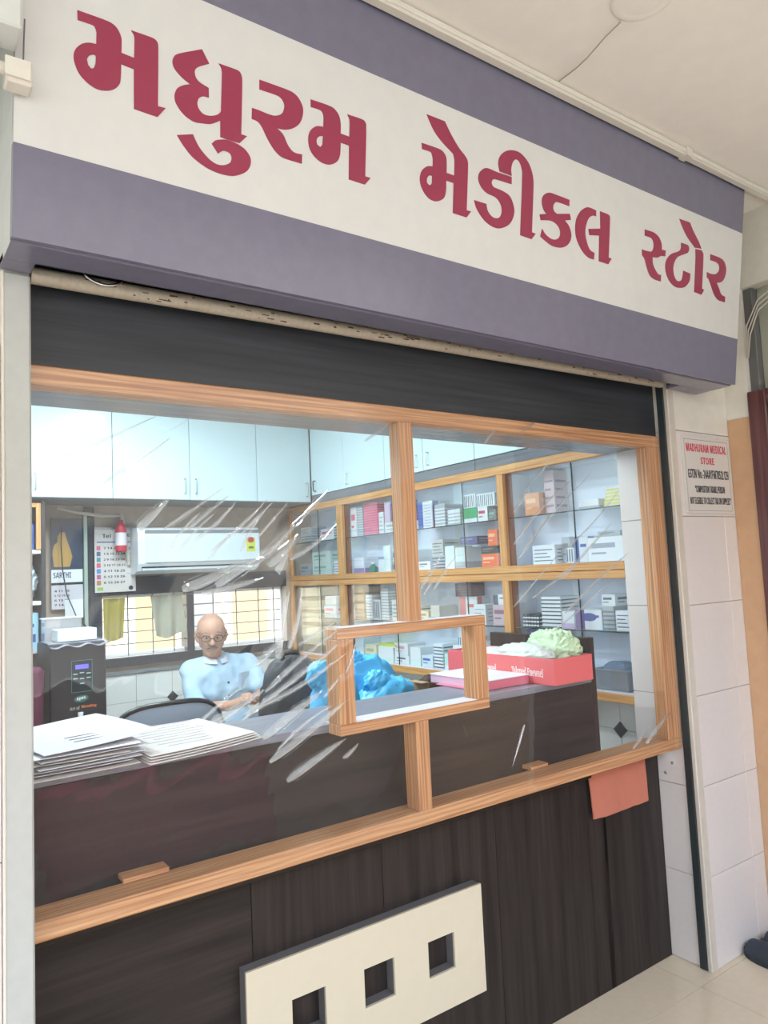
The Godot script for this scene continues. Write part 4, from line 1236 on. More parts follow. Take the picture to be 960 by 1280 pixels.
	put("glass", MB.new().lathe([Vector2(0, 0), Vector2(0.022, 0), Vector2(0.023, 0.035), Vector2(0.012, 0.045), Vector2(0.011, 0.05), Vector2(0, 0.05)], V(2.31, fl, -2.035), 16), flat(Color(0.1, 0.5, 0.35), 0.2), b)
	put("cap", MB.new().lathe([Vector2(0, 0.05), Vector2(0.013, 0.05), Vector2(0.013, 0.062), Vector2(0, 0.062)], V(2.31, fl, -2.035), 16), M.white_plastic, b)
	for k in 2:
		var j := thing("powder_jar", "white jar with a blue label, %s" % ["standing on the bottom board", "standing on another jar"][k], "jar", V(2.32, fl + k * 0.0685, -1.75), "stacked powder jars")
		put("jar_body", MB.new().lathe([Vector2(0, 0), Vector2(0.046, 0), Vector2(0.048, 0.004), Vector2(0.048, 0.05), Vector2(0, 0.05)], V(2.32, fl + k * 0.0685, -1.75), 20), M.white_plastic, j)
		put("jar_lid", MB.new().lathe([Vector2(0, 0.05), Vector2(0.05, 0.05), Vector2(0.05, 0.066), Vector2(0.046, 0.068), Vector2(0, 0.068)], V(2.32, fl + k * 0.0685, -1.75), 20), M.white_plastic, j)
		put("label_band", MB.new().lathe([Vector2(0.0485, 0.012), Vector2(0.0487, 0.013), Vector2(0.0487, 0.042), Vector2(0.0485, 0.043)], V(2.32, fl + k * 0.0685, -1.75), 20), card_of(Color(0.3, 0.36, 0.6)), j)
	# grey basket low by the pillar
	var bs := thing("plastic_basket", "grey plastic basket with a folded cloth on the lowest board", "basket", V(2.36, fb, -0.245))
	put("tub", MB.new().span(V(2.28, fb, -0.33), V(2.415, fb + 0.008, -0.16), 0.002).span(V(2.28, fb, -0.33), V(2.286, fb + 0.085, -0.16), 0.002).span(V(2.409, fb, -0.33), V(2.415, fb + 0.085, -0.16), 0.002).span(V(2.286, fb, -0.33), V(2.409, fb + 0.085, -0.324), 0.002).span(V(2.286, fb, -0.166), V(2.409, fb + 0.085, -0.16), 0.002), flat(Color(0.5, 0.5, 0.53), 0.5), bs)
	put("rim", MB.new().span(V(2.276, fb + 0.08, -0.334), V(2.2865, fb + 0.088, -0.156), 0.002).span(V(2.4085, fb + 0.08, -0.334), V(2.418, fb + 0.088, -0.156), 0.002).span(V(2.286, fb + 0.08, -0.334), V(2.409, fb + 0.088, -0.3235), 0.002).span(V(2.286, fb + 0.08, -0.1665), V(2.409, fb + 0.088, -0.156), 0.002), flat(Color(0.56, 0.56, 0.59), 0.5), bs)
	single("folded_cloth", "blue-grey folded cloth lying in the grey basket", "cloth", lump(V(2.348, fb + 0.075, -0.245), V(0.055, 0.04, 0.07), 0.15, 2.0, 33, fb + 0.009, 30, 16), flat(Color(0.42, 0.5, 0.6), 0.9))

func ellipse(a: float, b: float, k: int) -> PackedVector2Array:
	var p := PackedVector2Array()
	for i in k:
		p.append(Vector2(a * cos(TAU * i / k), b * sin(TAU * i / k)))
	return p

# ---------------------------------------------------------------- things on and by the back wall
func make_back_wall_things() -> void:
	var ac := thing("air_conditioner", "white split air conditioner on the back wall under the cupboards", "air conditioner", V(1.47, 1.56, -2.9))
	var prof := PackedVector2Array([Vector2(0.0, 1.56), Vector2(0.1, 1.555), Vector2(0.165, 1.575), Vector2(0.19, 1.62), Vector2(0.195, 1.80), Vector2(0.175, 1.84), Vector2(0.15, 1.848), Vector2(0.0, 1.848)])
	var along := Basis(V(0, 0, 1), V(0, 1, 0), V(-1, 0, 0))
	put("casing", MB.new().prism(prof, PackedVector2Array(), -1.9, -1.075, Transform3D(along, V(0, 0, -2.995))), M.white_plastic, ac)
	put("front_panel", MB.new().span(V(1.12, 1.625, -2.8), V(1.895, 1.8, -2.795), 0.002), flat(Color(0.87, 0.93, 0.96), 0.2), ac)
	put("top_grille", MB.new().span(V(1.12, 1.808, -2.81), V(1.895, 1.83, -2.80), 0.001), M.cupboard_edge, ac)
	put("louvre", MB.new().span(V(1.1, 1.575, -2.835), V(1.88, 1.59, -2.80), 0.002), flat(Color(0.8, 0.84, 0.86), 0.4), ac)
	put("louvre_gap", MB.new().span(V(1.1, 1.592, -2.83), V(1.88, 1.6, -2.804), 0.001), M.black_plastic, ac)
	var st := put("energy_sticker", MB.new().span(V(1.8, 1.68, -2.7955), V(1.865, 1.775, -2.7945), 0.0), flat(Color(0.85, 0.88, 0.3), 0.5), ac)
	put("sticker_dial", MB.new().prism(ellipse(0.024, 0.02, 16), PackedVector2Array(), 0.0, 0.0008, Transform3D(Basis(), V(1.832, 1.76, -2.7945))), flat(Color(0.75, 0.25, 0.25), 0.5), st)
	put("sticker_text", MB.new().span(V(1.815, 1.70, -2.7945), V(1.85, 1.715, -2.794), 0.0), flat(Color(0.2, 0.45, 0.25), 0.5), st)
	single("refrigerant_pipe", "wrapped pipe running left from the air conditioner along the wall", "pipe", MB.new().tube([V(1.06, 1.62, -2.95), V(1.02, 1.93, -2.94), V(0.9, 1.93, -2.94), V(0.74, 1.95, -2.94), V(0.64, 1.975, -2.95)], 0.012, 8), M.wire_white)

	# month calendar with a red canister hung in front of it
	var cal := thing("wall_calendar", "large month calendar hanging left of the air conditioner", "calendar", V(0.98, 1.45, -2.97))
	put("sheet", MB.new().span(V(0.856, 1.452, -2.972), V(1.106, 1.853, -2.966), 0.001), M.paper_cream, cal)
	put("header_rule", MB.new().span(V(0.87, 1.762, -2.966), V(1.09, 1.77, -2.9655), 0.0), card_of(Color(0.45, 0.45, 0.62)), cal)
	put("top_strip", MB.new().span(V(0.856, 1.845, -2.974), V(1.106, 1.86, -2.964), 0.001), M.steel, cal)
	words("Tel", 0.05, 0.026, V(0.93, 1.805, -2.9655), M.ink, cal)
	words("2024", 0.055, 0.02, V(1.07, 1.81, -2.9655), M.ink, cal)
	var tints := [Color(0.83, 0.45, 0.55), Color(0.4, 0.42, 0.55), Color(0.35, 0.6, 0.62), Color(0.85, 0.4, 0.5), Color(0.35, 0.55, 0.8), Color(0.75, 0.4, 0.55), Color(0.75, 0.5, 0.35)]
	for r in 7:
		put("day_block", MB.new().span(V(0.868, 1.715 - r * 0.036, -2.966), V(0.892, 1.743 - r * 0.036, -2.9652), 0.0), card_of(tints[r]), cal)
	var rows := ["7 14 21 28", "1 8 15 22 29", "2 9 16 23 30", "3 10 17 24 31", "4 11 18 25", "5 12 19 26", "6 13 20 27"]
	for r in 7:
		words(rows[r], 0.13, 0.014, V(0.975, 1.729 - r * 0.036, -2.9655), M.ink, cal, Basis(), "Droid Sans", 700, "day_numbers")
	put("side_notes", MB.new().span(V(1.06, 1.715, -2.966), V(1.093, 1.735, -2.9655), 0.0).span(V(1.06, 1.69, -2.966), V(1.085, 1.694, -2.9655), 0.0).span(V(1.06, 1.6, -2.966), V(1.09, 1.603, -2.9655), 0.0).span(V(1.05, 1.565, -2.966), V(1.09, 1.568, -2.9655), 0.0), card_of(Color(0.6, 0.6, 0.66)), cal)
	put("badge", MB.new().prism(ellipse(0.014, 0.014, 16), PackedVector2Array(), 0.0, 0.0006, Transform3D(Basis(), V(1.075, 1.475, -2.966))), M.ink, cal)
	put("footer_mark", MB.new().span(V(0.87, 1.465, -2.966), V(0.905, 1.485, -2.9655), 0.0), card_of(Color(0.6, 0.75, 0.35)), cal)
	var can := thing("red_canister", "red canister with a white label hung in front of the calendar", "canister", V(1.0, 1.70, -2.9))
	put("bottle", MB.new().lathe([Vector2(0, 0), Vector2(0.028, 0.0), Vector2(0.034, 0.008), Vector2(0.034, 0.14), Vector2(0.026, 0.165), Vector2(0.014, 0.18), Vector2(0.014, 0.2), Vector2(0, 0.2)], V(1.0, 1.70, -2.9), 18), flat(Color(0.78, 0.25, 0.3), 0.3), can)
	put("label_band", MB.new().lathe([Vector2(0.0343, 0.04), Vector2(0.0347, 0.042), Vector2(0.0347, 0.118), Vector2(0.0343, 0.12)], V(1.0, 1.70, -2.9), 18), card_of(Color(0.9, 0.86, 0.9)), can)
	put("hook", MB.new().tube([V(1.0, 1.895, -2.9), V(1.0, 1.93, -2.9), V(1.0, 1.945, -2.93), V(1.0, 1.945, -2.999)], 0.003, 6), M.steel, can)

	# picture calendar at the far left
	var pc := thing("picture_calendar", "narrow calendar with a dark blue picture of a golden seated figure", "calendar", V(0.697, 1.36, -2.97))
	put("picture", MB.new().span(V(0.606, 1.605, -2.972), V(0.786, 1.913, -2.968), 0.001), mottled(Color(0.2, 0.25, 0.34), 0.06, 0.3, 9.0, 71), pc)
	var gold := flat(Color(0.72, 0.56, 0.28), 0.5)
	var fig := PackedVector2Array([Vector2(-0.05, -0.1), Vector2(0.04, -0.1), Vector2(0.055, -0.04), Vector2(0.045, 0.0), Vector2(0.03, 0.045), Vector2(0.02, 0.075), Vector2(0.012, 0.11), Vector2(-0.012, 0.11), Vector2(-0.028, 0.085), Vector2(-0.03, 0.05), Vector2(-0.05, 0.03), Vector2(-0.058, -0.02)])
	put("golden_figure", MB.new().prism(fig, PackedVector2Array(), 0.0, 0.0008, Transform3D(Basis(), V(0.672, 1.72, -2.968))), gold, pc)
	put("name_strip", MB.new().span(V(0.606, 1.525, -2.972), V(0.786, 1.603, -2.968), 0.001), M.white_card, pc)
	words("SARTHI", 0.1, 0.034, V(0.668, 1.57, -2.9675), flat(Color(0.2, 0.25, 0.4), 0.6), pc)
	put("foot_rule", MB.new().span(V(0.606, 1.512, -2.973), V(0.786, 1.524, -2.966), 0.001), M.black_plastic, pc)
	put("month_pad", MB.new().span(V(0.606, 1.365, -2.974), V(0.786, 1.51, -2.966), 0.001), M.paper, pc)
	for r in 4:
		words(["4 11 18", "5 12 19 26", "6 13 20", "7 14 21"][r], 0.085, 0.013, V(0.665, 1.475 - r * 0.028, -2.9655), M.ink, pc, Basis(), "Droid Sans", 700, "day_numbers")
	single("door_post", "greenish white upright strip beside the picture calendar", "post", MB.new().span(V(0.79, 1.0, -2.999), V(0.812, 1.955, -2.95), 0.002), flat(Color(0.66, 0.72, 0.68), 0.5))
	single("power_cable", "thin black cable drooping across the picture calendar", "cable", MB.new().tube([V(0.66, 1.86, -2.94), V(0.655, 1.75, -2.93), V(0.66, 1.6, -2.92), V(0.68, 1.45, -2.9), V(0.72, 1.32, -2.85), V(0.77, 1.24, -2.75), V(0.74, 1.218, -2.6)], 0.0035, 6), M.black_plastic)
	single("green_notice", "dark green card leaning on the wall behind the vending machine", "card", MB.new().span(V(0.66, 1.0, -2.99), V(0.785, 1.31, -2.965), 0.002), flat(Color(0.3, 0.38, 0.34), 0.7))
	single("paper_notice", "white paper pinned over the dark green card", "paper", MB.new().span(V(0.68, 1.312, -2.964), V(0.785, 1.42, -2.961), 0.0005), M.white_card)

	# cloths on the window bars
	var wav := noise(1.0, 2, 44)
	single("yellow_cloth", "olive-yellow cloth hung on the window bars", "cloth", sheet(20, 22, func(u: float, w: float) -> Vector3:
		return V(lerpf(0.918, 1.055 - 0.012 * w, u), lerpf(1.41, 1.13 + 0.03 * u, w), -3.025 + 0.012 * sin(u * 11.0 + w) * (0.4 + w)), 0.003), flat(Color(0.72, 0.66, 0.38), 0.95))
	single("grey_cloth", "pale grey cloth draped askew on the window bars", "cloth", sheet(24, 22, func(u: float, w: float) -> Vector3:
		return V(lerpf(1.215, 1.42, u) + 0.03 * w, lerpf(1.415, 1.13 + 0.07 * absf(u - 0.35), w), -3.025 + 0.012 * sin(u * 13.0 + w * 2.0) * (0.4 + w)), 0.003), flat(Color(0.72, 0.71, 0.64), 0.95))

	# rack at the far left
	var rk := thing("storage_rack", "narrow rack at the far left holding packs on white boards", "rack", V(0.36, 0.0, -2.8))
	put("side_panel", MB.new().span(V(0.497, 0.0, -2.985), V(0.52, 1.99, -2.665), 0.002), M.wenge_end, rk)
	put("side_panel", MB.new().span(V(0.2, 0.0, -2.985), V(0.22, 1.99, -2.665), 0.002), M.wenge_end, rk)
	for y in [0.7, 1.14, 1.405, 1.69]:
		put("shelf_board", MB.new().span(V(0.221, y, -2.985), V(0.496, y + 0.022, -2.67), 0.002), M.white_plastic, rk)
	put("timber_edge", MB.new().span(V(0.472, 1.713, -2.68), V(0.4965, 1.975, -2.663), 0.002), M.honey, rk)
	put("timber_edge", MB.new().span(V(0.22, 1.95, -2.68), V(0.472, 1.975, -2.663), 0.002), M.honey, rk)
	carton_front("blue printed carton on the top board of the rack", V(0.37, 1.7125, -2.79), V(0.2, 0.15, 0.16), Color(0.22, 0.42, 0.78), Color(0.75, 0.82, 0.92))
	single("polythene_bag", "white polythene bag on the middle board of the rack", "bag", lump(V(0.385, 1.535, -2.8), V(0.1, 0.107, 0.1), 0.25, 2.5, 15, 1.4275), flat(Color(0.82, 0.88, 0.92), 0.3))
	carton_front("pale blue tissue pack on the lower board of the rack", V(0.4, 1.1625, -2.78), V(0.18, 0.2, 0.14), Color(0.62, 0.82, 0.92), Color(0.2, 0.35, 0.6))

func carton_front(label: String, c: Vector3, s: Vector3, colour: Color, ink: Color) -> void:
	var t := thing("pack", label, "pack", c, "packs on the rack")
	part("body", MB.new().box(V(0, s.y * 0.5, 0), s, 0.004), card_of(colour), t)
	part("print", MB.new().box(V(0.02, s.y * 0.3, s.z * 0.5), V(s.x * 0.6, s.y * 0.22, 0.001), 0.0).box(V(0.03, s.y * 0.65, s.z * 0.5), V(s.x * 0.4, s.y * 0.1, 0.001), 0.0), card_of(ink), t)

# ---------------------------------------------------------------- the work area behind the counter
func make_work_area() -> void:
	# vending machine on its stand
	var stand := thing("machine_stand", "low dark stand under the vending machine", "stand", V(0.6, 0.0, -2.47))
	put("top", MB.new().span(V(0.45, 0.66, -2.64), V(0.77, 0.69, -2.28), 0.003), M.wenge_end, stand)
	for x in [0.466, 0.755]:
		for z in [-2.62, -2.295]:
			put("leg", MB.new().span(V(x - 0.015, 0.0, z - 0.015), V(x + 0.015, 0.66, z + 0.015), 0.002), M.wenge_end, stand)
	var vm := thing("vending_machine", "black hot drink vending machine with a blue lit display", "machine", V(0.605, 0.69, -2.47))
	put("body", MB.new().span(V(0.465, 0.69, -2.63), V(0.745, 1.205, -2.3), 0.008), flat(Color(0.11, 0.1, 0.12), 0.55), vm)
	var scr := put("control_panel", MB.new().span(V(0.572, 0.955, -2.3005), V(0.672, 1.11, -2.298), 0.001), flat(Color(0.1, 0.15, 0.17), 0.25), vm)
	for e in [[0.57, 0.572, 0.953, 1.112], [0.672, 0.674, 0.953, 1.112], [0.57, 0.674, 0.951, 0.953], [0.57, 0.674, 1.112, 1.114]]:
		put("panel_border", MB.new().span(V(e[0], e[2], -2.3), V(e[1], e[3], -2.2975), 0.0), flat(Color(0.35, 0.5, 0.48), 0.4), vm)
	put("display_screen", MB.new().span(V(0.59, 1.07, -2.2985), V(0.655, 1.092, -2.297), 0.0), glow(Color(0.38, 0.35, 0.95), 0.9), scr)
	for k in 7:
		put("button_text", MB.new().box(V([0.59, 0.655, 0.59, 0.655, 0.622, 0.622, 0.622][k], [1.045, 1.045, 1.022, 1.022, 1.05, 1.02, 0.995][k], -2.2978), V(0.022, 0.005, 0.0006), 0.0), card_of(Color(0.65, 0.75, 0.72)), scr)
	var lg := put("logo_plate", MB.new().prism(ellipse(0.036, 0.017, 20), PackedVector2Array(), 0.0, 0.002, Transform3D(Basis(Vector3.BACK, 0.12), V(0.618, 0.917, -2.2995))), flat(Color(0.25, 0.42, 0.38), 0.3), vm)
	words("apex", 0.045, 0.018, V(0.617, 0.917, -2.2965), M.white_card, lg, Basis(Vector3.BACK, 0.12))
	words("Art of", 0.05, 0.016, V(0.585, 0.872, -2.2985), flat(Color(0.85, 0.8, 0.75), 0.5), vm, Basis(), "Droid Serif", 400)
	words("Blending", 0.075, 0.018, V(0.655, 0.874, -2.2985), flat(Color(0.9, 0.5, 0.28), 0.5), vm, Basis(), "Droid Serif", 700)
	put("spout", MB.new().lathe([Vector2(0, 0), Vector2(0.012, 0), Vector2(0.014, 0.03), Vector2(0, 0.03)], V(0.61, 0.82, -2.285), 12), M.white_plastic, vm)
	single("plastic_sheet", "clear plastic sheet spread over the vending machine", "sheet", sheet(16, 10, func(u: float, w: float) -> Vector3:
		return V(lerpf(0.468, 0.755, u), 1.211 - (0.02 + 0.008 * sin(u * 17.0)) * smoothstep(0.75, 1.0, w), lerpf(-2.6, -2.28, w)), 0.002), film(0.3, 0.15, Color(0.85, 0.87, 0.93)))
	single("white_carton", "plain white carton standing on the vending machine", "carton", MB.new().span(V(0.515, 1.2135, -2.5), V(0.71, 1.275, -2.34), 0.003), M.white_card)
	var trayb := thing("wire_tray", "clear tray with a wire rim behind the white carton", "tray", V(0.57, 1.2125, -2.56))
	put("rim", MB.new().tube([V(0.48, 1.33, -2.62), V(0.68, 1.33, -2.62), V(0.68, 1.33, -2.52), V(0.48, 1.33, -2.52), V(0.48, 1.33, -2.62)], 0.004, 6), M.white_plastic, trayb)
	put("tray_body", MB.new().span(V(0.485, 1.2125, -2.615), V(0.675, 1.33, -2.61), 0.0).span(V(0.485, 1.2125, -2.53), V(0.675, 1.33, -2.525), 0.0).span(V(0.485, 1.2125, -2.61), V(0.49, 1.33, -2.53), 0.0).span(V(0.67, 1.2125, -2.61), V(0.675, 1.33, -2.53), 0.0), film(0.15, 0.1, Color(0.85, 0.85, 0.88)), trayb)
	single("maroon_bin", "maroon plastic bin beside the vending machine", "bin", MB.new().lathe([Vector2(0, 0), Vector2(0.1, 0), Vector2(0.12, 0.9), Vector2(0.125, 1.08), Vector2(0.11, 1.1), Vector2(0, 1.1)], V(0.315, 0.0, -2.3), 24), flat(Color(0.4, 0.16, 0.26), 0.4))

	# office chair between the counter and the back wall
	var oc := thing("office_chair", "blue-grey office chair with a curved backrest behind the counter", "chair", V(0.69, 0.0, -1.35))
	var pad := flat(Color(0.58, 0.62, 0.68), 0.85)
	var curve := func(x: float, y: float, z: float) -> Vector3:
		return V(x, y, z - 0.35 * x * x)
	var outline := func(half_w: float, y0: float, y1: float, rr: float) -> Array:
		var pts := []
		for k in 40:
			var a := TAU * k / 40.0
			var cx: float = signf(cos(a)) * pow(absf(cos(a)), 0.55) * half_w
			var cy: float = signf(sin(a)) * pow(absf(sin(a)), 0.6) * (y1 - y0) * 0.5 + (y0 + y1) * 0.5
			pts.append(V(cx, cy, 0))
		return pts
	var shell := MB.new()
	var ring: Array = outline.call(0.235, 0.56, 1.016, 0.1)
	for sd in [[0.03, 0.0], [-0.03, 0.0]]:
		var first := shell.v.size()
		var dz: float = sd[0]
		for r in 6:
			var f := 1.0 - r / 5.0
			for k in 40:
				var p: Vector3 = ring[k]
				var q := V(p.x * f, 0.788 + (p.y - 0.788) * f, 0)
				shell.corner(curve.call(q.x, q.y, dz * sqrt(1.0 - 0.9 * f * f * f * f)), Vector3.ZERO, Vector2.ZERO)
		for r in 5:
			for k in 40:
				var a := first + r * 40 + k
				var b := first + r * 40 + (k + 1) % 40
				if dz > 0.0:
					shell.tri(a, b, b + 40)
					shell.tri(a, b + 40, a + 40)
				else:
					shell.tri(a, b + 40, b)
					shell.tri(a, a + 40, b + 40)
	for k in shell.n.size():
		shell.n[k] = shell.n[k].normalized()
	var piping := []
	for k in 41:
		var p: Vector3 = ring[k % 40]
		piping.append(curve.call(p.x, p.y, 0.0))
	var back := part("backrest", shell, pad, oc, V(0, 0, 0.2))
	part("piping", MB.new().tube(piping, 0.013, 8, false), M.black_plastic, back)
	part("seat", lump(V(0, 0.47, -0.08), V(0.25, 0.05, 0.24), 0.0, 1.0, 1, 0.43, 32, 16), pad, oc)
	part("back_post", MB.new().tube([V(0, 0.44, 0.05), V(0, 0.45, 0.22), V(0, 0.6, 0.235), V(0, 0.75, 0.235)], 0.02, 10), M.black_plastic, oc)
	part("gas_lift", MB.new().lathe([Vector2(0, 0.08), Vector2(0.028, 0.08), Vector2(0.028, 0.28), Vector2(0.02, 0.28), Vector2(0.02, 0.44), Vector2(0, 0.44)], Vector3.ZERO, 14), M.black_plastic, oc)
	for k in 5:
		var a := TAU * k / 5.0
		var leg := part("base_leg", MB.new().tube([V(0, 0.1, 0), V(cos(a) * 0.28, 0.075, sin(a) * 0.28)], 0.018, 8), M.black_plastic, oc)
		part("castor", MB.new().lathe([Vector2(0, -0.02), Vector2(0.028, -0.02), Vector2(0.028, 0.02), Vector2(0, 0.02)], V(cos(a) * 0.28, 0.029, sin(a) * 0.28), 12, V(-sin(a), 0, cos(a))), M.black_plastic, leg)

	# lower desk with bags
	var dk := thing("work_desk", "grey work desk behind the counter, mostly hidden", "desk", V(1.2, 0.0, -0.62))
	put("desk_top", MB.new().span(V(0.9, 0.775, -0.97), V(1.515, 0.8, -0.27), 0.002), M.counter_grey, dk)
	for x in [0.92, 1.49]:
		for z in [-0.95, -0.29]:
			put("leg", MB.new().span(V(x - 0.02, 0.0, z - 0.02), V(x + 0.02, 0.775, z + 0.02), 0.002), M.wenge_end, dk)
	var bluem := flat(Color(0.36, 0.74, 0.94), 0.4)
	var labels := ["bright blue polythene bag with a black printed square, seen through the hatch", "blue polythene bag slumped behind the hatch's left stile", "blue polythene bag at the back of the desk"]
	var at := [V(1.375, 0.93, -0.6), V(1.115, 0.96, -0.58), V(1.4, 0.97, -0.84)]
	var size := [V(0.15, 0.15, 0.09), V(0.09, 0.19, 0.08), V(0.17, 0.18, 0.08)]
	for k in 3:
		var t := thing("blue_bag", labels[k], "bag", V(at[k].x, 0.8, at[k].z), "blue polythene bags on the desk")
		put("bag_body", lump(at[k], size[k], 0.12, 1.5, 20 + k, 0.8, 64, 36), bluem, t)
		put("bag_neck", lump(at[k] + V(-0.05, size[k].y * 0.9, 0.0), V(0.05, 0.045, 0.035), 0.4, 2.4, 30 + k, 0.9, 40, 20), bluem, t)
		if k == 0:
			var pr := put("printed_square", MB.new().box(Vector3.ZERO, V(0.06, 0.065, 0.004), 0.0), M.ink, t)
			pr.transform = Transform3D(Basis(Vector3.BACK, 0.15) * Basis(Vector3.RIGHT, -0.35), V(1.345, 1.03, -0.532) - t.position)
	var cb := thing("brown_carton", "small open brown carton beside the blue bags", "carton", V(1.47, 0.8, -0.42))
	put("carton_body", MB.new().span(V(1.4, 0.8, -0.38), V(1.5, 1.085, -0.376), 0.001).span(V(1.4, 0.8, -0.47), V(1.5, 1.085, -0.466), 0.001).span(V(1.4, 0.8, -0.466), V(1.404, 1.085, -0.38), 0.001).span(V(1.496, 0.8, -0.466), V(1.5, 1.085, -0.38), 0.001).span(V(1.404, 0.8, -0.466), V(1.496, 0.804, -0.38), 0.001), flat(Color(0.6, 0.48, 0.37), 0.8), cb)
	put("flap", MB.new().span(V(1.37, 1.083, -0.466), V(1.403, 1.087, -0.38), 0.001), flat(Color(0.7, 0.58, 0.46), 0.8), cb)
	put("contents", lump(V(1.45, 1.07, -0.423), V(0.04, 0.03, 0.035), 0.3, 2.5, 55, 0.9, 24, 14), flat(Color(0.27, 0.2, 0.17), 0.7), cb)
	# backpack on a stool
	var bs := thing("backpack", "dark grey backpack standing on the desk at the left", "bag", V(1.07, 0.8, -0.83))
	put("main_pocket", lump(V(1.07, 0.98, -0.83), V(0.12, 0.2, 0.1), 0.12, 1.6, 41, 0.8, 48, 30), flat(Color(0.2, 0.21, 0.235), 0.7), bs)
	put("front_pocket", lump(V(1.07, 0.92, -0.735), V(0.09, 0.1, 0.05), 0.1, 1.6, 42, 0.8, 32, 20), flat(Color(0.18, 0.19, 0.215), 0.7), bs)
	put("zip_pull", MB.new().tube([V(1.11, 1.0, -0.69), V(1.112, 0.965, -0.68)], 0.004, 6), M.chrome, bs)
	put("handle", MB.new().tube([V(1.03, 1.165, -0.83), V(1.04, 1.2, -0.83), V(1.10, 1.2, -0.83), V(1.11, 1.165, -0.83)], 0.01, 8), flat(Color(0.16, 0.17, 0.19), 0.7), bs)

# ---------------------------------------------------------------- the seated man
func make_person() -> void:
	var st := thing("stool", "plain wooden stool under the seated man", "stool", V(1.4, 0.0, -2.38))
	put("seat", MB.new().lathe([Vector2(0, 0.40), Vector2(0.17, 0.40), Vector2(0.18, 0.41), Vector2(0.18, 0.425), Vector2(0.17, 0.435), Vector2(0, 0.435)], V(1.4, 0, -2.38), 24), M.brown_ply, st)
	for k in 4:
		var a := TAU * (k + 0.5) / 4.0
		put("leg", MB.new().tube([V(1.4 + cos(a) * 0.12, 0.41, -2.38 + sin(a) * 0.12), V(1.4 + cos(a) * 0.17, 0.0, -2.38 + sin(a) * 0.17)], 0.015, 8), M.brown_ply, st)

	var p := thing("person", "seated man in a light blue shirt and glasses, hands folded, behind the counter", "person", V(1.4, 0.0, -2.2))
	var skin := flat(Color(0.76, 0.58, 0.49), 0.55)
	var body := []
	var cap := func(list: Array, a: Vector3, b: Vector3, ra: float, rb: float) -> void:
		list.append([a, b, ra, rb])
	# trunk, arms and legs under the clothes
	cap.call(body, V(1.4, 0.92, -2.345), V(1.4, 0.57, -2.36), 0.1, 0.11)
	cap.call(body, V(1.3, 0.93, -2.335), V(1.5, 0.93, -2.335), 0.09, 0.09)
	cap.call(body, V(1.38, 1.0, -2.345), V(1.35, 1.09, -2.325), 0.055, 0.05)
	var rs := V(1.225, 0.985, -2.335)
	var re := V(1.195, 0.79, -2.22)
	var rw := V(1.335, 0.815, -2.03)
	var ls := V(1.575, 0.985, -2.335)
	var le := V(1.61, 0.82, -2.2)
	var lw := V(1.455, 0.83, -2.03)
	cap.call(body, rs, re, 0.046, 0.038)
	cap.call(body, re, rw, 0.038, 0.027)
	cap.call(body, ls, le, 0.046, 0.038)
	cap.call(body, le, lw, 0.038, 0.027)
	cap.call(body, V(1.4, 0.52, -2.36), V(1.4, 0.56, -2.36), 0.12, 0.12)
	var rk := V(1.3, 0.52, -1.93)
	var lk := V(1.44, 0.7, -1.92)
	cap.call(body, V(1.31, 0.53, -2.34), rk, 0.075, 0.055)
	cap.call(body, rk, V(1.3, 0.1, -1.98), 0.052, 0.035)
	cap.call(body, V(1.49, 0.53, -2.34), lk, 0.075, 0.055)
	cap.call(body, lk, V(1.2, 0.42, -1.8), 0.052, 0.036)
	cap.call(body, V(1.3, 0.08, -1.98), V(1.3, 0.05, -1.83), 0.034, 0.028)
	cap.call(body, V(1.2, 0.42, -1.8), V(1.15, 0.4, -1.68), 0.034, 0.028)
	var mb := nets(body, 0.012, 0.03)
	# hands, folded: fingers of the left over the right
	for hand in [[rw, V(1.385, 0.835, -1.985), 1.0], [lw, V(1.405, 0.85, -1.975), -1.0]]:
		var w: Vector3 = hand[0]
		var k: Vector3 = hand[1]
		var s: float = hand[2]
		var d := (k - w).normalized()
		var across := V(0, 1, 0).cross(d).normalized() * s
		var up := V(0, 0.9, 0.1).normalized()
		var hp := [[w - d * 0.03, w, 0.026, 0.026], [w, k, 0.026, 0.03], [w + across * 0.015, k + across * 0.022, 0.02, 0.02], [w - across * 0.012, k - across * 0.02, 0.02, 0.019]]
		for f in 4:
			var root := k + across * (0.027 - f * 0.018)
			var long: float = [0.036, 0.042, 0.04, 0.03][f]
			var mid := root + d * long + up * -0.004
			var tip := mid + d * long * 0.55 - up * 0.018 - across * 0.004
			hp.append([root, mid, 0.0095, 0.0085])
			hp.append([mid, tip, 0.0085, 0.0075])
		var tr := w + d * 0.02 + across * 0.024
		hp.append([tr, tr + d * 0.03 + across * 0.014 + up * 0.012, 0.012, 0.0105])
		hp.append([tr + d * 0.03 + across * 0.014 + up * 0.012, tr + d * 0.055 + across * 0.006 + up * 0.018, 0.0105, 0.009])
		var h := nets(hp, 0.004, 0.006)
		join(mb, h)
	# head
	var hb := Transform3D(Basis(Vector3.UP, -0.34) * Basis(Vector3.RIGHT, 0.14), V(1.335, 1.183, -2.3))
	var at := func(x: float, y: float, z: float) -> Vector3:
		return hb * V(x, y, z)
	var head := []
	cap.call(head, at.call(0, 0.04, -0.035), at.call(0, 0.036, 0.022), 0.078, 0.076)
	cap.call(head, at.call(0, 0.0, -0.02), at.call(0, 0.0, 0.02), 0.07, 0.068)
	cap.call(head, at.call(0, 0.0, 0.03), at.call(0, -0.072, 0.038), 0.06, 0.042)
	cap.call(head, at.call(-0.045, -0.05, 0.0), at.call(-0.012, -0.095, 0.055), 0.026, 0.02)
	cap.call(head, at.call(0.045, -0.05, 0.0), at.call(0.012, -0.095, 0.055), 0.026, 0.02)
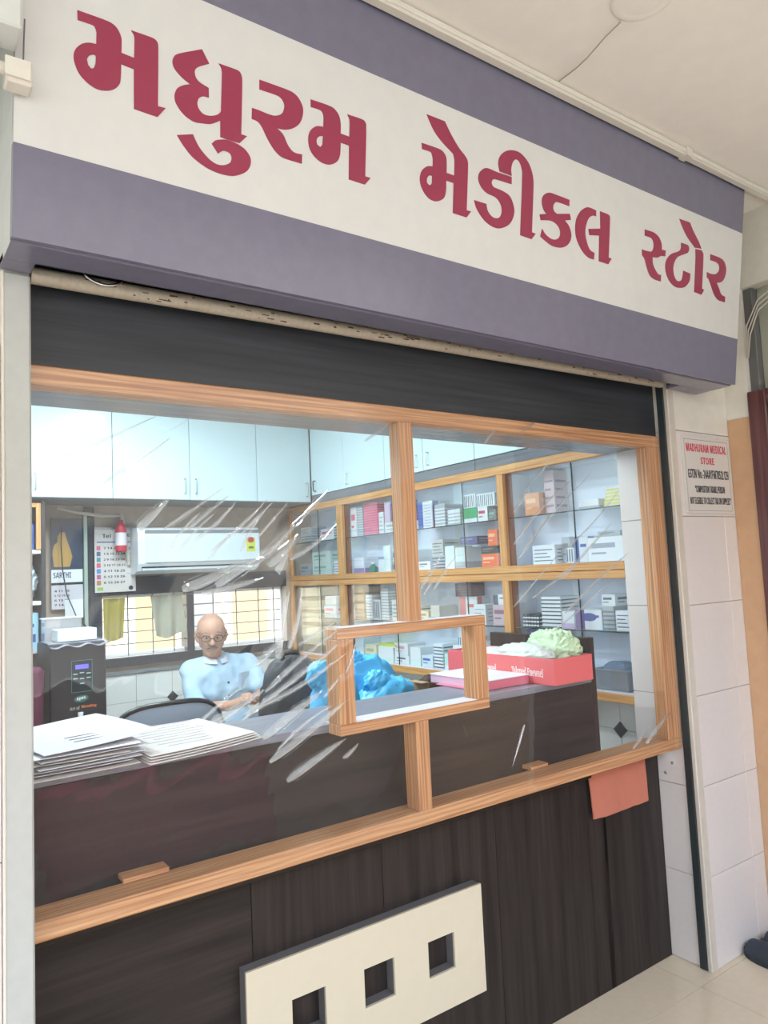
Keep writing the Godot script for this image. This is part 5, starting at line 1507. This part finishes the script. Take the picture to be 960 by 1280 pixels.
	cap.call(head, at.call(-0.034, 0.022, 0.075), at.call(0.034, 0.022, 0.075), 0.014, 0.014)
	cap.call(head, at.call(0, 0.012, 0.09), at.call(0, -0.03, 0.108), 0.009, 0.013)
	cap.call(head, at.call(-0.012, -0.033, 0.092), at.call(0.012, -0.033, 0.092), 0.009, 0.009)
	cap.call(head, at.call(-0.04, -0.02, 0.058), at.call(-0.03, -0.045, 0.06), 0.02, 0.018)
	cap.call(head, at.call(0.04, -0.02, 0.058), at.call(0.03, -0.045, 0.06), 0.02, 0.018)
	cap.call(head, at.call(-0.02, -0.062, 0.078), at.call(0.02, -0.062, 0.078), 0.008, 0.008)
	for s in [-1.0, 1.0]:
		cap.call(head, at.call(s * 0.08, 0.02, -0.012), at.call(s * 0.083, -0.005, -0.014), 0.011, 0.012)
		cap.call(head, at.call(s * 0.083, -0.005, -0.014), at.call(s * 0.077, -0.032, -0.004), 0.011, 0.009)
	cap.call(head, at.call(0, -0.05, -0.025), V(1.355, 1.05, -2.335), 0.052, 0.055)
	join(mb, nets(head, 0.0045, 0.012))
	put("body", mb, skin, p)
	# face details
	var white := flat(Color(0.72, 0.66, 0.62), 0.4)
	for s in [-1.0, 1.0]:
		var e := put("eye", MB.new().lathe([Vector2(0, -0.011), Vector2(0.006, -0.009), Vector2(0.0105, -0.003), Vector2(0.011, 0.0), Vector2(0.0105, 0.003), Vector2(0.006, 0.009), Vector2(0, 0.011)], at.call(s * 0.031, 0.003, 0.08), 12), white, p)
		put("iris", MB.new().lathe([Vector2(0.0, 0.0), Vector2(0.005, 0.0), Vector2(0.005, 0.002), Vector2(0.0, 0.002)], at.call(s * 0.031, 0.003, 0.0905), 10, hb.basis.z), M.black_plastic, e)
		put("eyebrow", MB.new().tube([at.call(s * 0.014, 0.03, 0.091), at.call(s * 0.034, 0.034, 0.089), at.call(s * 0.05, 0.027, 0.078)], 0.0045, 6), flat(Color(0.45, 0.42, 0.4), 0.9), p)
	put("moustache", MB.new().tube([at.call(-0.03, -0.056, 0.083), at.call(0.0, -0.048, 0.094), at.call(0.03, -0.056, 0.083)], 0.006, 8), flat(Color(0.5, 0.45, 0.43), 0.9), p)
	var hair := []
	for k in 9:
		var a := PI * (0.12 + 0.76 * k / 8.0)
		var b := PI * (0.12 + 0.76 * minf(k + 1, 8) / 8.0)
		cap.call(hair, at.call(cos(a) * 0.074, 0.015, -0.03 - sin(a) * 0.083), at.call(cos(b) * 0.074, 0.015, -0.03 - sin(b) * 0.083), 0.016, 0.016)
		cap.call(hair, at.call(cos(a) * 0.066, -0.03, -0.03 - sin(a) * 0.068), at.call(cos(b) * 0.066, -0.03, -0.03 - sin(b) * 0.068), 0.016, 0.016)
	put("hair", nets(hair, 0.006, 0.012), flat(Color(0.5, 0.47, 0.45), 0.95), p)
	var gl := MB.new()
	for s in [-1.0, 1.0]:
		var rim := []
		for k in 17:
			var a := TAU * k / 16.0
			rim.append(at.call(s * 0.034 + cos(a) * 0.025, 0.0 + sin(a) * 0.018, 0.105 - absf(cos(a) * 0.5 + s * 0.5) * 0.012))
		gl.tube(rim, 0.0022, 6, false)
		gl.tube([at.call(s * 0.059, 0.004, 0.094), at.call(s * 0.082, 0.006, 0.05), at.call(s * 0.085, 0.012, -0.015)], 0.0022, 6)
	gl.tube([at.call(-0.009, 0.002, 0.107), at.call(0.0, 0.005, 0.111), at.call(0.009, 0.002, 0.107)], 0.0022, 6)
	put("spectacles", gl, flat(Color(0.22, 0.17, 0.16), 0.3), p)

	# shirt
	var shirt := flat(Color(0.69, 0.79, 0.87), 0.85)
	var sh := []
	cap.call(sh, V(1.4, 0.93, -2.345), V(1.4, 0.58, -2.36), 0.115, 0.135)
	cap.call(sh, V(1.31, 0.935, -2.335), V(1.49, 0.935, -2.335), 0.105, 0.105)
	cap.call(sh, V(1.33, 0.86, -2.32), V(1.47, 0.86, -2.32), 0.11, 0.11)
	cap.call(sh, V(1.36, 0.68, -2.3), V(1.44, 0.68, -2.3), 0.125, 0.125)
	cap.call(sh, V(1.35, 0.6, -2.33), V(1.45, 0.6, -2.33), 0.13, 0.13)
	cap.call(sh, V(1.39, 1.02, -2.35), rs, 0.062, 0.055)
	cap.call(sh, V(1.39, 1.02, -2.35), ls, 0.062, 0.055)
	cap.call(sh, rs, re, 0.06, 0.054)
	cap.call(sh, re, re.lerp(rw, 0.18), 0.053, 0.05)
	cap.call(sh, ls, ls.lerp(le, 0.72), 0.06, 0.06)
	var cloth := nets(sh, 0.009, 0.03)
	var crease := noise(1.0, 2, 63)
	for i in cloth.v.size():
		var q := cloth.v[i]
		cloth.v[i] = q + cloth.n[i] * 0.009 * crease.get_noise_3d(q.x * 9.0 + q.y * 5.0, q.y * 7.0 - q.x * 6.0, q.z * 6.0)
	cloth.renormal()
	var top := put("shirt", cloth, shirt, p)
	var col := flat(Color(0.82, 0.85, 0.9), 0.85)
	for s in [-1.0, 1.0]:
		put("collar", sheet(8, 6, func(u: float, w: float) -> Vector3:
			var a: float = lerpf(0.15, 1.45, u) * s
			var r := 0.064 + 0.022 * w
			return V(1.357 + sin(a + PI * 0.0) * r * 1.02, 1.062 - 0.045 * w * (0.5 + u * 0.2) - 0.02 * (1.0 - u), -2.325 + cos(a) * r), 0.004), col, top)
	for k in 5:
		put("button", MB.new().lathe([Vector2(0, 0), Vector2(0.006, 0), Vector2(0.006, 0.003), Vector2(0, 0.003)], V(1.4 - 0.004 * k, 0.985 - k * 0.072, [-2.244, -2.216, -2.2, -2.183, -2.172][k]), 10, V(0, 0.1, 1)), flat(Color(0.3, 0.35, 0.45), 0.4), top)
	put("pocket", sheet(6, 6, func(u: float, w: float) -> Vector3:
		return V(lerpf(1.455, 1.535, u), lerpf(0.96, 0.86, w), -2.207 - 0.03 * absf(u - 0.1) * 1.4 + 0.004), 0.003), shirt, top)
	# trousers and shoes
	var tr2 := []
	cap.call(tr2, V(1.34, 0.53, -2.36), V(1.46, 0.53, -2.36), 0.125, 0.125)
	cap.call(tr2, V(1.31, 0.53, -2.34), rk, 0.092, 0.072)
	cap.call(tr2, rk, V(1.3, 0.13, -1.98), 0.068, 0.056)
	cap.call(tr2, V(1.49, 0.53, -2.34), lk, 0.092, 0.072)
	cap.call(tr2, lk, lk.lerp(V(1.2, 0.42, -1.8), 0.9), 0.068, 0.056)
	put("trousers", nets(tr2, 0.013, 0.03), flat(Color(0.38, 0.41, 0.46), 0.9), p)
	put("shoe", nets([[V(1.3, 0.05, -2.0), V(1.3, 0.04, -1.83), 0.045, 0.038], [V(1.3, 0.04, -1.9), V(1.3, 0.035, -1.8), 0.042, 0.034]], 0.01, 0.02), M.black_plastic, p)
	put("shoe", nets([[V(1.2, 0.42, -1.8), V(1.14, 0.395, -1.66), 0.043, 0.036]], 0.01, 0.02), M.black_plastic, p)

func join(a: MB, b: MB) -> void:
	var first := a.v.size()
	a.v.append_array(b.v)
	a.n.append_array(b.n)
	a.t.append_array(b.t)
	for i in b.ix:
		a.ix.append(i + first)

# ---------------------------------------------------------------- small things in the corridor
func make_corridor_details() -> void:
	# registration board on the pillar
	var nb := thing("notice_board", "white registration board with red and black print on the pillar", "sign", V(2.44, 1.68, 0.17))
	put("board", MB.new().span(V(2.275, 1.672, 0.1655), V(2.612, 1.975, 0.1705), 0.001), flat(Color(0.85, 0.835, 0.815), 0.3), nb)
	for e in [[2.288, 2.598, 1.964, 1.9655], [2.288, 2.598, 1.682, 1.6835], [2.288, 2.2895, 1.682, 1.9655], [2.5965, 2.598, 1.682, 1.9655]]:
		put("border", MB.new().span(V(e[0], e[2], 0.1705), V(e[1], e[3], 0.1708), 0.0), card_of(Color(0.5, 0.48, 0.48)), nb)
	words("MADHURAM MEDICAL", 0.285, 0.032, V(2.442, 1.932, 0.171), M.ink_red, nb)
	words("STORE", 0.095, 0.027, V(2.442, 1.882, 0.171), M.ink_red, nb)
	words("GSTIN No.-24AAYFM7852L1ZH", 0.288, 0.036, V(2.444, 1.828, 0.171), M.ink, nb)
	words("\"COMPOSITION TAXABLE PERSON", 0.21, 0.027, V(2.446, 1.768, 0.171), M.ink, nb)
	words("NOT ELIGIBLE TO COLLECT TAX ON SUPPLIES\"", 0.288, 0.027, V(2.446, 1.722, 0.171), M.ink, nb)

	# rubber slippers at the foot of the pillar
	for k in 2:
		var t := thing("slipper", ["dark grey rubber slipper nearer the shutter guide, toe to the pillar", "dark grey rubber slipper standing right of its pair, against the side wall"][k], "slipper", [V(2.425, 0.0, 0.29), V(2.545, 0.0, 0.3)][k], "pair of slippers")
		t.rotation = [V(0, PI / 2 - 0.12, 0), V(0.0, PI / 2 + 0.06, 0.0)][k]
		var sole := PackedVector2Array()
		for i in 28:
			var a := TAU * i / 28.0
			var c := cos(a)
			sole.append(Vector2(0.125 * c, (0.043 + 0.009 * c) * sin(a) + 0.006 * sin(c * 2.0)))
		var lay := Basis(V(1, 0, 0), V(0, 0, -1), V(0, 1, 0))
		part("sole", MB.new().prism(sole, PackedVector2Array(), 0.0, 0.024, Transform3D(lay, V(0, 0.0, 0))), M.dark_rubber, t)
		part("strap", sheet(16, 8, func(u: float, w: float) -> Vector3:
			var a := PI * u
			return V(lerpf(-0.02, 0.1, w), 0.02 + sin(a) * (0.055 - 0.02 * w), cos(a) * (0.048 - 0.008 * w)), 0.006), flat(Color(0.16, 0.2, 0.25), 0.5), t)

	# conduit along the sign top, rose and wire on the ceiling
	var cd := thing("cable_casing", "white cable casing along the ceiling above the sign", "casing", V(0.8, 2.86, 0.45))
	put("casing", MB.new().span(V(-0.6, 2.872, 0.437), V(1.978, 2.9, 0.462), 0.002), M.pvc, cd)
	put("casing", MB.new().span(V(1.982, 2.874, 0.437), V(2.63, 2.9, 0.46), 0.002), M.pvc, cd)
	put("casing_lid", MB.new().span(V(-0.6, 2.88, 0.4615), V(1.976, 2.895, 0.466), 0.001), M.plaster, cd)
	put("casing_lid", MB.new().span(V(1.99, 2.88, 0.4595), V(2.63, 2.895, 0.464), 0.001), M.plaster, cd)
	put("joint_clip", MB.new().span(V(1.966, 2.868, 0.434), V(1.998, 2.9, 0.472), 0.002), M.pvc, cd)
	var ro := thing("ceiling_rose", "round white ceiling rose at the top of the picture", "fitting", V(1.27, 2.9, 0.775))
	put("plate", MB.new().lathe([Vector2(0, 0), Vector2(0.075, 0), Vector2(0.075, -0.004), Vector2(0.066, -0.009), Vector2(0.052, -0.009), Vector2(0.048, -0.006), Vector2(0.04, -0.01), Vector2(0, -0.012)], V(1.265, 2.9, 0.79), 32), M.ceiling, ro)
	single("ceiling_wire", "thin wire drooping from the ceiling rose to the cable casing", "wire", MB.new().tube([V(1.28, 2.893, 0.715), V(1.285, 2.888, 0.66), V(1.3, 2.882, 0.59), V(1.31, 2.884, 0.54), V(1.32, 2.892, 0.5), V(1.325, 2.896, 0.468)], 0.0018, 6), flat(Color(0.66, 0.62, 0.57), 0.6))
	# junction box and conduit at the left end of the sign
	var jb := thing("junction_box", "cream cable elbow box at the left end of the sign", "box", V(-0.1, 2.4, 0.38))
	put("box", MB.new().span(V(-0.11, 2.405, 0.373), V(-0.066, 2.452, 0.41), 0.003), M.pvc, jb)
	put("lid", MB.new().span(V(-0.112, 2.413, 0.4105), V(-0.069, 2.449, 0.415), 0.002), M.plaster, jb)
	put("conduit", MB.new().tube([V(-0.11, 2.435, 0.392), V(-0.6, 2.445, 0.392)], 0.012, 10), M.pvc, jb)
	put("cable", MB.new().tube([V(-0.079, 2.452, 0.392), V(-0.078, 2.5, 0.394), V(-0.077, 2.54, 0.398)], 0.0015, 6), flat(Color(0.45, 0.42, 0.45), 0.6), jb)
	single("wall_casing", "pale boxed-in casing above the cable elbow at the top left", "casing", MB.new().span(V(-0.45, 2.475, 0.385), V(-0.0905, 2.899, 0.46), 0.004), M.plaster_cool)
	# cables by the door head on the right
	for k in 3:
		single("loose_cable", ["white cable looping highest over the doorway at the right edge", "white cable looping between two others at the right edge", "white cable looping lowest over the doorway at the right edge"][k], "cable", MB.new().tube([V(2.618, 2.3, 0.272 + k * 0.004), V(2.615, 2.43 - k * 0.02, 0.285 + k * 0.006), V(2.612, 2.52 - k * 0.02, 0.34), V(2.612, 2.56 - k * 0.02, 0.42), V(2.612, 2.575 - k * 0.015, 0.6)], 0.003, 6), M.wire_white, "loose cables over the doorway")
